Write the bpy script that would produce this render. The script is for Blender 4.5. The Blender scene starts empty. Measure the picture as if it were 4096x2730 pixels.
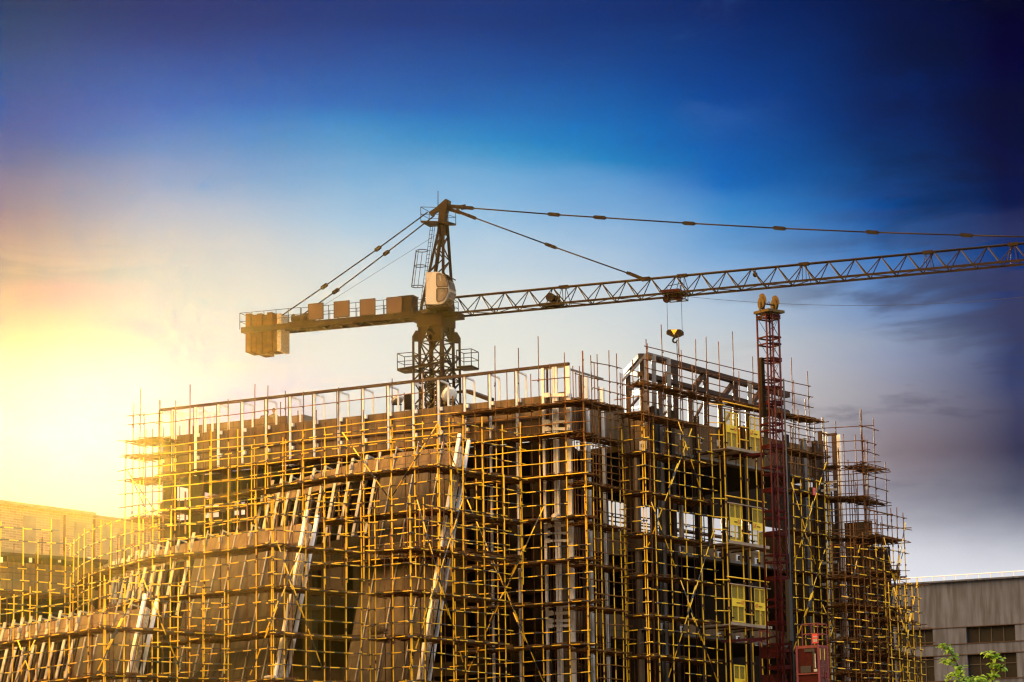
import bpy, math, random
from mathutils import Vector
R_ = math.radians
rnd = random.Random(7)
scene = bpy.context.scene
COL = scene.collection
V = Vector

# ------------------------------------------------------------------ camera
FPX, CX, CY = 11700.0, 2048.0, 1365.0
PITCH, ROLL = R_(11.1), R_(0.92)
CAM = V((0, 0, 1.6))
F_ = V((0, math.cos(PITCH), math.sin(PITCH)))
R0 = V((1, 0, 0)); U0 = V((0, -math.sin(PITCH), math.cos(PITCH)))
RX = R0 * math.cos(ROLL) - U0 * math.sin(ROLL)
UX = U0 * math.cos(ROLL) + R0 * math.sin(ROLL)
cd = bpy.data.cameras.new('camera'); co = bpy.data.objects.new('camera', cd); COL.objects.link(co)
m = co.matrix_world.copy()
for i in range(3):
    m[i][0], m[i][1], m[i][2], m[i][3] = RX[i], UX[i], -F_[i], CAM[i]
co.matrix_world = m
cd.sensor_width = 36; cd.lens = 36 * FPX / 4096; cd.clip_end = 5000; cd.clip_start = 0.5
scene.camera = co

# survey helpers: where a sight line meets a vertical plane / a level / a distance in the place
def ray(px, py): return F_ + RX * ((px - CX) / FPX) - UX * ((py - CY) / FPX)
def at_y(px, py, Y):
    d = ray(px, py); return CAM + d * (Y / d.y)
def at_z(px, py, z):
    d = ray(px, py); return CAM + d * ((z - CAM.z) / d.z)
def plane(p, ang): return (p.x, p.y, math.cos(R_(ang)), math.sin(R_(ang)))
def at_p(px, py, pl):
    d = ray(px, py); x0, y0, dx, dy = pl
    nx, ny = -dy, dx
    t = ((x0 - CAM.x) * nx + (y0 - CAM.y) * ny) / (d.x * nx + d.y * ny)
    return CAM + d * t
def off(pl, d):   # plane moved d metres away from the viewer
    x0, y0, dx, dy = pl
    nx, ny = (-dy, dx) if dx > 0 else (dy, -dx)
    return (x0 + nx * d, y0 + ny * d, dx, dy)
def flat(p, z=0.0): return V((p.x, p.y, z))

# ------------------------------------------------------------------ materials
def mat(name, col, rough=0.7, metal=0.0, var=0.25, scale=3.0, col2=None, kind=None, stretch=(1, 1, 1), thr=(0.35, 0.7), **k):
    M = bpy.data.materials.new(name); M.use_nodes = True
    nt = M.node_tree; N = nt.nodes; L = nt.links; N.clear()
    out = N.new('ShaderNodeOutputMaterial'); b = N.new('ShaderNodeBsdfPrincipled')
    L.new(b.outputs[0], out.inputs[0])
    b.inputs['Roughness'].default_value = rough; b.inputs['Metallic'].default_value = metal
    b.inputs['Specular IOR Level'].default_value = k.get('spec', .5)
    tc = N.new('ShaderNodeTexCoord'); mp = N.new('ShaderNodeMapping'); mp.inputs['Scale'].default_value = stretch
    L.new(tc.outputs['Object'], mp.inputs[0])
    no = N.new('ShaderNodeTexNoise'); no.inputs['Scale'].default_value = scale; no.inputs['Detail'].default_value = 6
    no.inputs['Roughness'].default_value = 0.62
    L.new(mp.outputs[0], no.inputs[0])
    rp = N.new('ShaderNodeValToRGB'); rp.color_ramp.elements[0].position = thr[0]; rp.color_ramp.elements[1].position = thr[1]
    c2 = col2 or tuple(c * (1 - var) for c in col)
    rp.color_ramp.elements[0].color = (*c2, 1); rp.color_ramp.elements[1].color = (*col, 1)
    L.new(no.outputs[0], rp.inputs[0]); colo = rp.outputs[0]
    def mix(fac, a, bcol):
        mx = N.new('ShaderNodeMix'); mx.data_type = 'RGBA'
        if isinstance(fac, float): mx.inputs[0].default_value = fac
        else: L.new(fac, mx.inputs[0])
        for s, v in ((6, a), (7, bcol)):
            if isinstance(v, tuple): mx.inputs[s].default_value = (*v, 1)
            else: L.new(v, mx.inputs[s])
        return mx.outputs[2]
    def sz():
        a = N.new('ShaderNodeAttribute'); a.attribute_name = 'sz'; return a
    def math_(op, a, v):
        n = N.new('ShaderNodeMath'); n.operation = op; L.new(a, n.inputs[0]); n.inputs[1].default_value = v; return n.outputs[0]
    if kind == 'zebra':
        a = sz(); sp = N.new('ShaderNodeSeparateXYZ'); L.new(a.outputs['Vector'], sp.inputs[0])
        fr = math_('FRACT', math_('DIVIDE', sp.outputs[0], k.get('period', 0.92)), 0)
        g = math_('GREATER_THAN', fr, 0.5)
        colo = mix(g, colo, (0.02, 0.019, 0.019))
    if kind == 'concrete':
        n2 = N.new('ShaderNodeTexNoise'); n2.inputs['Scale'].default_value = 1.0; n2.inputs['Detail'].default_value = 5
        m2 = N.new('ShaderNodeMapping'); m2.inputs['Scale'].default_value = (3.2, 3.2, 0.35)
        L.new(tc.outputs['Object'], m2.inputs[0]); L.new(m2.outputs[0], n2.inputs[0])
        r2 = N.new('ShaderNodeValToRGB'); r2.color_ramp.elements[0].position = 0.38; r2.color_ramp.elements[1].position = 0.62
        L.new(n2.outputs[0], r2.inputs[0])
        colo = mix(r2.outputs[0], tuple(c * 0.42 for c in col), colo)
        if k.get('joint'):
            a = sz(); br = N.new('ShaderNodeTexBrick'); br.offset = 0.5
            br.inputs['Scale'].default_value = 1; br.inputs['Mortar Size'].default_value = 0.026
            br.inputs['Brick Width'].default_value = k['joint'][0]; br.inputs['Row Height'].default_value = k['joint'][1]
            L.new(a.outputs['Vector'], br.inputs[0])
            colo = mix(br.outputs['Fac'], colo, tuple(c * 0.35 for c in col))
    if kind == 'brick':
        a = sz(); br = N.new('ShaderNodeTexBrick'); br.inputs['Scale'].default_value = 1
        br.inputs['Brick Width'].default_value = k.get('bw', 0.24); br.inputs['Row Height'].default_value = k.get('rh', 0.075)
        br.inputs['Mortar Size'].default_value = 0.009
        br.inputs['Color1'].default_value = (*col, 1); br.inputs['Color2'].default_value = (*c2, 1)
        br.inputs['Mortar'].default_value = (*k.get('mortar', (0.3, 0.28, 0.25)), 1)
        L.new(a.outputs['Vector'], br.inputs[0])
        colo = mix(0.35, br.outputs['Color'], colo)
    if k.get('vary'):
        oi = N.new('ShaderNodeObjectInfo'); mr = N.new('ShaderNodeMapRange'); mr.inputs[3].default_value = k['vary']; mr.inputs[4].default_value = 1.0
        L.new(oi.outputs['Random'], mr.inputs[0]); hv = N.new('ShaderNodeHueSaturation'); L.new(mr.outputs[0], hv.inputs['Value']); L.new(colo, hv.inputs['Color']); colo = hv.outputs[0]
    L.new(colo, b.inputs['Base Color'])
    if k.get('bump'):
        bp = N.new('ShaderNodeBump'); bp.inputs['Strength'].default_value = k['bump']; bp.inputs['Distance'].default_value = 0.02
        L.new(no.outputs[0], bp.inputs['Height']); L.new(bp.outputs[0], b.inputs['Normal'])
    if k.get('transl'):
        tr = N.new('ShaderNodeBsdfTranslucent'); L.new(colo, tr.inputs[0]); ms = N.new('ShaderNodeMixShader')
        ms.inputs[0].default_value = k['transl']; L.new(b.outputs[0], ms.inputs[1]); L.new(tr.outputs[0], ms.inputs[2])
        L.new(ms.outputs[0], out.inputs[0])
    if k.get('mesh'):
        # woven wire sheet: holes of the weave let the view through
        a = sz(); sp = N.new('ShaderNodeSeparateXYZ'); L.new(a.outputs['Vector'], sp.inputs[0])
        f1 = math_('LESS_THAN', math_('FRACT', math_('DIVIDE', sp.outputs[0], 0.02), 0), k['mesh'])
        f2 = math_('LESS_THAN', math_('FRACT', math_('DIVIDE', sp.outputs[1], 0.02), 0), k['mesh'])
        mx = N.new('ShaderNodeMath'); mx.operation = 'MAXIMUM'; L.new(f1, mx.inputs[0]); L.new(f2, mx.inputs[1])
        L.new(mx.outputs[0], b.inputs['Alpha'])
    return M

YEL = mat('yellow_paint', (0.92, 0.545, 0.013), 0.36, var=0.35, scale=4, col2=(0.55, 0.26, 0.02), thr=(0.28, 0.45), vary=.72)
ZEB = mat('zebra_paint', (0.92, 0.56, 0.013), 0.34, scale=4, col2=(0.6, 0.32, 0.02), kind='zebra', thr=(0.28, 0.45), vary=.68)
RUST = mat('rusty_tube', (0.15, 0.065, 0.015), 0.6, scale=5, col2=(0.05, 0.02, 0.009), spec=.12)
BROWN = mat('brown_tube', (0.26, 0.125, 0.028), 0.5, scale=4, col2=(0.09, 0.036, 0.012), thr=(.35, .6), vary=.45, spec=.12)  # brown tube colour, also for upper pole lengths and upper ledgers
CLAMP = mat('coupler_steel', (0.10, 0.05, 0.018), 0.6, 0.3, spec=.12)
BAMB = mat('bamboo_mat', (0.15, 0.075, 0.02), 0.8, scale=6, col2=(0.025, 0.012, 0.005), spec=.12)
PLANK = mat('pale_plank', (0.34, 0.26, 0.18), 0.75, scale=5)
GALV = mat('galvanised', (0.82, 0.82, 0.82), 0.4, 0.1, var=0.3, scale=6, stretch=(1, 1, .5))
GALVM = mat('beige_zinc', (0.40, 0.37, 0.32), 0.5, 0.0, scale=6, col2=(0.24, 0.21, 0.17))  # duller, beige version of the galvanised colour for raking studs
GALVD = mat('shaded_zinc', (0.15, 0.147, 0.145), 0.5, 0.1, scale=6)  # shade put into a darker copy of the galvanised colour
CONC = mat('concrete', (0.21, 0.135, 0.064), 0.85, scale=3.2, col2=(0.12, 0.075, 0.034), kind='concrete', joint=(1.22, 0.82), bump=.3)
CONC2 = mat('shaded_board_concrete', (0.082, 0.056, 0.031), 0.85, scale=3.5, kind='concrete', joint=(0.61, 1.22), bump=.4)  # light falling off down the walls put into a darker concrete
SHADEC = mat('shaded_concrete', (0.026, 0.019, 0.013), 0.95, scale=2, kind='concrete', spec=.1)  # shaded copy of the concrete, interior darkness put into the colour
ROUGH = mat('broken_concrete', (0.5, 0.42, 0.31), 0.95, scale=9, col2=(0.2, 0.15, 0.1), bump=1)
DEEP = mat('deep_shade', (0.014, 0.008, 0.004), 0.9, scale=2, spec=.1)  # darkness of unlit rooms put into a near-black colour
BRICK = mat('brickwork', (0.12, 0.08, 0.045), 0.9, kind='brick', col2=(0.08, 0.052, 0.03), mortar=(0.1, 0.08, 0.06))
BRICK2 = mat('old_brickwork', (0.30, 0.2, 0.11), 0.9, kind='brick', col2=(0.20, 0.125, 0.065), rh=0.13, bw=0.5, mortar=(0.45, 0.36, 0.25))
PLAST = mat('old_plaster', (0.22, 0.16, 0.1), 0.9, scale=1.2)
STEEL = mat('dull_steel', (0.05, 0.039, 0.032), 0.55, 0.2, scale=3, col2=(0.045, 0.026, 0.02), spec=.12)
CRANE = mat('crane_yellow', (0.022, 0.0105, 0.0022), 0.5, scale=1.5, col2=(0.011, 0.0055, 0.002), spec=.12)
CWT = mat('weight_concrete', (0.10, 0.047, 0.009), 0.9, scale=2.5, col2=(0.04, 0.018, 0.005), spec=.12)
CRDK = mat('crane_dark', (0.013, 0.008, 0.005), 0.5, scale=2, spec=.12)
WHITE = mat('cab_white', (0.36, 0.34, 0.31), 0.5, scale=1.5, col2=(0.2, 0.14, 0.09), stretch=(2, 2, .4), thr=(.3, .5))
GLASS = mat('dark_glass', (0.20, 0.155, 0.11), 0.2, scale=2.5, col2=(0.05, 0.04, 0.03))
SIGNM = mat('board_maroon', (0.06, 0.018, 0.012), 0.6, scale=1)
SIGNB = mat('board_brown', (0.065, 0.023, 0.006), 0.6, scale=1)
RED = mat('hoist_red', (0.06, 0.004, 0.004), 0.5, scale=3, col2=(0.018, 0.003, 0.003), spec=.12)
REDL = mat('hoist_red_bright', (0.17, 0.027, 0.026), 0.45, scale=3)
REDM = mat('cage_mesh', (0.12, 0.024, 0.02), 0.6, mesh=0.45)
GATEY = mat('gate_yellow', (0.85, 0.60, 0.04), 0.4, scale=4, var=.15)
GATEM = mat('gate_mesh', (0.55, 0.42, 0.07), 0.6, mesh=0.18)
CHARR = mat('red_lettering', (0.62, 0.10, 0.03), 0.6)
SHEAVE = mat('sheave_yellow', (0.12, 0.085, 0.028), 0.5, scale=4, col2=(0.06, 0.04, 0.015), spec=.12)
BLACK = mat('black_rubber', (0.02, 0.02, 0.02), 0.6)
TARP = mat('pale_tarp', (0.36, 0.33, 0.29), 0.8, bump=.5)
GREYC = mat('grey_concrete', (0.068, 0.09, 0.16), 0.85, scale=.35, kind='concrete', bump=.15)
DARKW = mat('dark_window', (0.010, 0.010, 0.011), 0.5, scale=1, spec=.12)
TRIM = mat('white_trim', (0.85, 0.85, 0.85), 0.5)
BARK = mat('bark', (0.07, 0.05, 0.035), 0.9, scale=12)
LEAF = mat('leaf', (0.26, 0.46, 0.015), 0.4, scale=2.5, col2=(0.09, 0.22, 0.01), transl=0.45)
GROUND = mat('ground_dirt', (0.10, 0.08, 0.06), 0.95, scale=.5)
SKIN = mat('skin', (0.42, 0.23, 0.13), 0.6)
CLOTH = mat('camo_jacket', (0.22, 0.17, 0.05), 0.85, scale=9, col2=(0.07, 0.06, 0.03), thr=(.45, .55))
CLOTH2 = mat('plain_jacket', (0.20, 0.14, 0.07), 0.85)
HAIR = mat('hair', (0.02, 0.015, 0.01), 0.7)
LAMPG = mat('lamp_glass', (0.62, 0.6, 0.52), 0.25)
REDS = mat('sign_red', (0.62, 0.05, 0.05), 0.5)
GREEN = mat('green_net', (0.02, 0.22, 0.14), 0.8)
PIPEB = mat('cable_black', (0.03, 0.026, 0.024), 0.6)

# ------------------------------------------------------------------ mesh builder
class MB:
    def __init__(s): s.v = []; s.f = []; s.a = []; s.mi = []
    def add(s, vs, fs, av=None, mi=0):
        o = len(s.v); s.v += [tuple(p) for p in vs]
        s.a += av if av else [(p[0], p[2], 0) for p in vs]
        s.f += [tuple(i + o for i in f) for f in fs]; s.mi += [mi] * len(fs)
    def tube(s, p, q, r=0.024, n=6, r2=None, s0=0.0, mi=0, cap=True):
        p = V(p); q = V(q); d = q - p; l = d.length
        if l < 1e-6: return
        d.normalize(); u = d.cross(V((0, 0, 1)) if abs(d.z) < .9 else V((1, 0, 0))).normalized(); w = d.cross(u)
        r2 = r if r2 is None else r2
        vs = []; av = []
        for (c, rr, ss) in ((p, r, s0), (q, r2, s0 + l)):
            for i in range(n):
                a = 2 * math.pi * i / n; vs.append(c + u * (rr * math.cos(a)) + w * (rr * math.sin(a))); av.append((ss, a, 0))
        fs = [(i, (i + 1) % n, n + (i + 1) % n, n + i) for i in range(n)]
        if cap: fs += [tuple(range(n - 1, -1, -1)), tuple(range(n, 2 * n))]
        s.add(vs, fs, av, mi)
    def poly(s, pts, r=.024, n=6, s0=0.0):
        for a, b in zip(pts, pts[1:]):
            s.tube(a, b, r, n, s0=s0); s0 += (V(b) - V(a)).length
    def bar(s, p, q, w, h, up=V((0, 0, 1)), mi=0, s0=0.0):
        # square section from p to q: w across (perpendicular to up), h along up
        p = V(p); q = V(q); d = (q - p).normalized()
        if abs(d.dot(up)) > .98: up = V((0, 1, 0))
        a = d.cross(up).normalized(); b = a.cross(d).normalized()
        l = (q - p).length; vs = []; av = []
        for c, ss in ((p, s0), (q, s0 + l)):
            for i, j in ((-1, -1), (1, -1), (1, 1), (-1, 1)):
                vs.append(c + a * (i * w / 2) + b * (j * h / 2)); av.append((ss, j * h / 2, 0))
        s.add(vs, [(0, 1, 5, 4), (1, 2, 6, 5), (2, 3, 7, 6), (3, 0, 4, 7), (3, 2, 1, 0), (4, 5, 6, 7)], av, mi)
    def box(s, c, ax, ay, az, sx, sy, sz_, mi=0):
        c = V(c); vs = []; av = []
        for k in (-1, 1):
            for i, j in ((-1, -1), (1, -1), (1, 1), (-1, 1)):
                vs.append(c + ax * (i * sx / 2) + ay * (j * sy / 2) + az * (k * sz_ / 2)); av.append((i * sx / 2, k * sz_ / 2, 0))
        s.add(vs, [(0, 3, 2, 1), (4, 5, 6, 7), (0, 1, 5, 4), (1, 2, 6, 5), (2, 3, 7, 6), (3, 0, 4, 7)], av, mi)
    def prism(s, pts, d, mi=0, cap=True):
        # closed outline pts pushed by vector d
        n = len(pts); pts = [V(p) for p in pts]; d = V(d)
        e = (pts[1] - pts[0]).normalized()
        av = [(p.dot(e), p.z, 0) for p in pts]
        s.add(pts + [p + d for p in pts], [tuple(range(n))[::-1], tuple(range(n, 2 * n))] + [(i, (i + 1) % n, n + (i + 1) % n, n + i) for i in range(n)], av + av, mi)
    def slab(s, xy, z0, z1, mi=0): s.prism([V((p[0], p[1], z0)) for p in xy], V((0, 0, z1 - z0)), mi)
    def wall(s, p, q, z0, z1, th, mi=0, nrm=None):
        # vertical wall, front face on line p-q, thickness going away from the viewer
        p = flat(p); q = flat(q); d = (q - p).normalized(); n = V((-d.y, d.x, 0))
        if n.y < 0: n = -n
        l = (q - p).length; vs = []; av = []
        for dd in (0, th):
            for c, ss in ((p, 0), (q, l)):
                for z in (z0, z1): vs.append(c + n * dd + V((0, 0, z))); av.append((ss, z, 0))
        s.add(vs, [(0, 2, 3, 1), (4, 5, 7, 6), (0, 1, 5, 4), (2, 6, 7, 3), (1, 3, 7, 5), (0, 4, 6, 2)], av, mi)
    def lathe(s, c, axis, prof, n=12, mi=0):
        c = V(c); axis = V(axis).normalized(); u = axis.orthogonal().normalized(); w = axis.cross(u); vs = []; fs = []
        for (t, r) in prof:
            for i in range(n):
                a = 2 * math.pi * i / n; vs.append(c + axis * t + (u * math.cos(a) + w * math.sin(a)) * r)
        for k in range(len(prof) - 1):
            for i in range(n): fs.append((k * n + i, k * n + (i + 1) % n, (k + 1) * n + (i + 1) % n, (k + 1) * n + i))
        fs += [tuple(range(n))[::-1], tuple(range((len(prof) - 1) * n, len(prof) * n))]
        s.add(vs, fs, None, mi)
    def build(s, name, mats, parent=None, smooth=False, **pr):
        me = bpy.data.meshes.new(name); me.from_pydata(s.v, [], s.f)
        if not isinstance(mats, (list, tuple)): mats = [mats]
        for M in mats: me.materials.append(M)
        if len(mats) > 1: me.polygons.foreach_set('material_index', s.mi)
        at = me.attributes.new('sz', 'FLOAT_VECTOR', 'POINT'); at.data.foreach_set('vector', [x for t in s.a for x in t])
        if smooth: me.polygons.foreach_set('use_smooth', [True] * len(me.polygons))
        me.update()
        o = bpy.data.objects.new(name, me); COL.objects.link(o)
        if parent is not None:
            o.parent = parent; w = V((0, 0, 0)); p = parent
            while p is not None: w += p.location; p = p.parent
            o.location = -w
        for k, v in pr.items(): o[k] = v
        return o

def thing(name, label, cat, loc, group=None):
    o = bpy.data.objects.new(name, None); COL.objects.link(o); o.location = loc; o.empty_display_size = .3
    o['label'] = label; o['category'] = cat
    if group: o['group'] = group
    return o
def one(mb, name, mats, label, cat, group=None, **k):
    o = mb.build(name, mats, None, **k); o['label'] = label; o['category'] = cat
    if group: o['group'] = group
    return o
def tube1(name, p, q, r, M, parent, n=6, **k):
    b = MB(); b.tube(p, q, r, n, **k); return b.build(name, M, parent, smooth=True)
def bar1(name, p, q, w, h, M, parent, up=V((0, 0, 1))):
    b = MB(); b.bar(p, q, w, h, up); return b.build(name, M, parent)
Z3 = V((0, 0, 1))

# ------------------------------------------------------------------ master lines of the site
P0 = at_y(2100, 2000, 127.0)
LP = plane(P0, -28); c1 = at_p(2332, 1800, LP)
RP1 = plane(c1, 51.5); c2 = at_p(2480, 1800, RP1)
LP2 = plane(c2, -28); c3 = at_p(2578, 1800, LP2)
RPW = plane(c3, 51.5)
ZB = 8.6      # below the lower edge of the view
GRP_SC = 'tube scaffolds round the building'

# ------------------------------------------------------------------ scaffolds
def nrm2(pts, i):
    a = pts[max(i - 1, 0)]; b = pts[min(i + 1, len(pts) - 1)]
    d = (flat(b) - flat(a)).normalized(); return V((-d.y, d.x, 0))
def mat_strip(mb, a, b, na, nb, w, z):
    # one bay of bamboo decking: long canes side by side, ragged ends, a few cross sticks
    n = 10; d = (b - a)
    L = max(d.length, .01); dn = d / L
    for i in range(n):
        t = (i + .5) / n * w
        e0 = rnd.uniform(-.22, .10); e1 = rnd.uniform(-.10, .22)
        zz = z + rnd.uniform(-.03, .05)
        p = a + na * t + V((0, 0, zz)) + dn * e0; q = b + nb * t + V((0, 0, zz + rnd.uniform(-.015, .015))) + dn * e1
        mb.bar(p, q, w / n * rnd.uniform(.75, 1.05), rnd.uniform(.02, .035))
    for i in range(int(L / .13) + 1):
        t = rnd.uniform(0, 1); c = a.lerp(b, t); nn = na.lerp(nb, t)
        zz = z + rnd.uniform(.04, .09); s = dn * rnd.uniform(-.1, .1)
        mb.bar(c - nn * rnd.uniform(.0, .16) + V((0, 0, zz)), c + nn * (w * rnd.uniform(.3, 1.1)) + s + V((0, 0, zz + rnd.uniform(-.02, .05))), rnd.uniform(.02, .05), .02)
    for i in range(int(L / .16)):
        t = rnd.uniform(0, 1); c = a.lerp(b, t); nn = na.lerp(nb, t)
        c = c + nn * rnd.uniform(-.05, w) + V((0, 0, z + rnd.uniform(.05, .12)))
        an = rnd.uniform(-.35, .35); dd = dn * math.cos(an) + nn * math.sin(an)
        mb.tube(c - dd * rnd.uniform(.2, .7), c + dd * rnd.uniform(.2, .7), rnd.uniform(.01, .02), 4)

def scaffold(label, pts, tops, levels, plats, zb=ZB, w=1.1, inner_tops=None, led=ZEB, pole=YEL, braces=(), side=1, cross=True, inner_led=RUST, skip_in=False, lo=None, over=(.12, .4), ledger_top=None, brown=99, ragged=0.0):
    """pts: outer pole feet in plan; tops: pole top z; levels: ledger heights; plats: heights of decks"""
    root = thing('scaffold', label, 'scaffold', flat(pts[0], zb), GRP_SC)
    P = [flat(p) for p in pts]; n = len(P)
    N = [nrm2(P, i) * side for i in range(n)]
    J = [V((rnd.uniform(-.02, .02), rnd.uniform(-.02, .02), 0)) for _ in P]
    lvl = sorted(levels)
    for i in range(n):
        mb = MB(); t = tops[i]
        a = P[i] + V((0, 0, zb)); b = P[i] + V((0, 0, t)) + J[i] * 2
        zs = [zb]; 
        while zs[-1] < t - 4.5: zs.append(zs[-1] + rnd.uniform(2.6, 4.2))
        zs.append(t); off_ = V((0, 0, 0)); last = V((P[i].x, P[i].y, zb))
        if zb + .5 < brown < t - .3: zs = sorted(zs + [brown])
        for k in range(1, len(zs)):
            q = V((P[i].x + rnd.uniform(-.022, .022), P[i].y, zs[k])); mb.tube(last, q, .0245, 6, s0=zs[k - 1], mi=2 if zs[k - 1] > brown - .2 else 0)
            if k < len(zs) - 1: mb.tube(q - V((0, 0, .07)), q + V((0, 0, .07)), .036, 6, mi=1)
            last = q
        for z in lvl:
            if z < t: mb.box(P[i] + V((0, 0, z - .03)) - N[i] * .03, N[i], V((-N[i].y, N[i].x, 0)), Z3, .06, .05, .06, mi=1)
        mb.build('upright_pole', [pole, CLAMP, BROWN], root)
    if not skip_in:
        for i in range(n):
            t = (inner_tops[i] if inner_tops else tops[i] - rnd.uniform(.3, 1.4))
            q = P[i] + N[i] * w + J[i]
            tube1('inner_pole', q + V((0, 0, zb)), q + V((0, 0, t)), .025, RUST, root)
    for z in lvl:
        run = []
        def flush(run):
            if len(run) < 2: return
            if ragged and len(run) > 3 and rnd.random() < ragged:
                k0 = rnd.randint(0, len(run) // 2); run = run[k0:max(k0 + 2, rnd.randint(len(run) // 2, len(run)))]
            sag = rnd.uniform(-.012, .012)
            pp = [P[i] - N[i] * .05 + V((0, 0, z + rnd.uniform(-.02, .02) + sag * (k_ - len(run) / 2))) for k_, i in enumerate(run)]
            d0 = (pp[0] - pp[1]).normalized(); d1 = (pp[-1] - pp[-2]).normalized()
            pp[0] = pp[0] + d0 * rnd.uniform(*over); pp[-1] = pp[-1] + d1 * rnd.uniform(*over)
            mb = MB(); mb.poly(pp, .0225, 6, s0=rnd.uniform(0, 1)); mb.build('ledger', BROWN if z > brown + .3 else led(z) if callable(led) else led, root, smooth=True)
        for i in range(n):
            if tops[i] >= z - .05 and (ledger_top is None or z <= ledger_top): run.append(i)
            elif run and i + 1 < n and tops[i + 1] >= z - .05 and (ledger_top is None or z <= ledger_top): pass
            else: flush(run); run = []
        flush(run)
        if not skip_in and z > zb and (not plats or min(abs(z - q) for q in plats) < .1):
            run = [i for i in range(n) if tops[i] - .6 > z]
            if len(run) > 1:
                mb = MB(); mb.poly([P[i] + N[i] * (w + .05) + V((0, 0, z + rnd.uniform(-.05, .05))) for i in run], .023, 5); mb.build('inner_ledger', inner_led, root)
    for z in plats:
        mb = MB(); ok = False
        for i in range(n - 1):
            if min(tops[i], tops[i + 1]) > z:
                mat_strip(mb, P[i] + N[i] * .06, P[i + 1] + N[i + 1] * .06, N[i], N[i + 1], w, z); ok = True
        if ok: mb.build('platform', BAMB, root)
        if cross:
            for i in range(n):
                if tops[i] > z:
                    tube1('cross_tube', P[i] - N[i] * rnd.uniform(.1, .35) + V((.04, 0, z - .05)), P[i] + N[i] * (w + rnd.uniform(.1, .3)) + V((.04, 0, z - .05 + rnd.uniform(-.02, .02))), .023, RUST, root, 5)
    for (pl, a, b) in braces:
        A = at_p(*a, off(pl, -.09)); B = at_p(*b, off(pl, -.09))
        tube1('diagonal_brace', A, B, .0245, ZEB, root)
        if (B - A).length > 4:
            M_ = A.lerp(B, rnd.uniform(.4, .6)); d = (B - A).normalized(); s = V((d.z, 0, -d.x)) * .055
            tube1('diagonal_brace', M_ - d * .7 + s, M_ + d * .7 + s, .0245, ZEB, root)
    return root

def zl(pl, px, ys): return [at_p(px, y, pl).z for y in ys]
def thirds(ys):
    out = []
    for a, b in zip(ys, ys[1:]): out += [a, a + (b - a) * .345, a + (b - a) * .675]
    return out + [ys[-1]]

# --- main facade, upper left block
mp = [(640, 1640), (703, 1640), (761, 1600), (840, 1640), (913, 1640), (1019, 1600), (1071, 1600), (1142, 1600), (1214, 1600), (1299, 1640), (1354, 1600), (1453, 1620), (1569, 1560), (1690, 1540), (1811, 1600), (1900, 1600), (1978, 1400), (2073, 1400), (2152, 1400), (2257, 1420), (2332, 1403)]
mtop = [1599, 1603, 1539, 1700, 1598, 1537, 1543, 1565, 1568, 1690, 1551, 1640, 1515, 1494, 1585, 1640, 1384, 1393, 1346, 1411, 1403]
pts = [at_p(px, y, LP) for px, y in mp]; tops = [at_p(px, y, LP).z for (px, _), y in zip(mp, mtop)]
plM = [1627, 1750, 1915, 2084, 2252, 2421, 2591, 2760]
zM = zl(LP, 2100, thirds(plM) + [1529]); zMp = zl(LP, 2100, plM)
ret = [(2363, 1422), (2387, 1418), (2434, 1402), (2466, 1415), (2487, 1495)]
rp = [at_p(px, y, RP1) for px, y in ret]
def ledM(z): return ZEB if z < zMp[2] else YEL
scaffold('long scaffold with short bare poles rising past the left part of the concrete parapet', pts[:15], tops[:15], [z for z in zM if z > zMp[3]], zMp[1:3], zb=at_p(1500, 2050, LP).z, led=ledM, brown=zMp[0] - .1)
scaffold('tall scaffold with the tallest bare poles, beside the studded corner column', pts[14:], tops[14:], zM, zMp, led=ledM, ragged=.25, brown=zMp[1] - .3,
         braces=[(LP, (2175, 2028), (2000, 2411)), (LP, (2000, 2308), (2173, 2729)), (LP, (2100, 2192), (1874, 2682)), (LP, (1869, 2000), (2100, 2542))])
zN = zl(RP1, 2332, [1440, 1505, 1547, 1600, 1655] + thirds([1740, 1845, 1930, 2090, 2255, 2425, 2595, 2760]))
zNp = zl(RP1, 2332, [1600, 1740, 1930, 2090, 2255, 2425, 2595])
scaffold('narrow dense scaffold turning the corner beside the silver studded corner column', [c1 + V((.06, .02, 0))] + rp, [at_p(2332, 1406, RP1).z] + [p.z for p in rp],
         zN, zNp, led=BROWN, w=1.0, over=(.2, .8), brown=zNp[2], ragged=.6)

# --- left end of the upper block
le = plane(at_p(534, 1700, LP), 51.5)
lpts = [at_p(505, 1767, LP), at_p(534, 1615, LP), at_p(562, 1560, LP), at_p(577, 1650, LP), at_p(640, 1700, LP)]
scaffold('bare scaffold bay sticking out past the left end of the upper storey against the glow', lpts, [at_p(505, 1767, LP).z, at_p(534, 1615, LP).z, at_p(562, 1554, LP).z, at_p(577, 1650, LP).z, at_p(640, 1600, LP).z],
         zl(LP, 534, [1665, 1700, 1765, 1825, 1875, 1920, 1975, 2025, 2075, 2130, 2180, 2230, 2290]), zl(LP, 534, [1765, 1825, 1920, 2075, 2230]), led=BROWN, w=1.6, brown=at_p(534, 1830, LP).z, inner_tops=[at_p(505, 1700, LP).z] * 5, over=(.1, .5),
         braces=[(LP, (500, 1870), (640, 2075)), (LP, (520, 1900), (600, 2075))])

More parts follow.
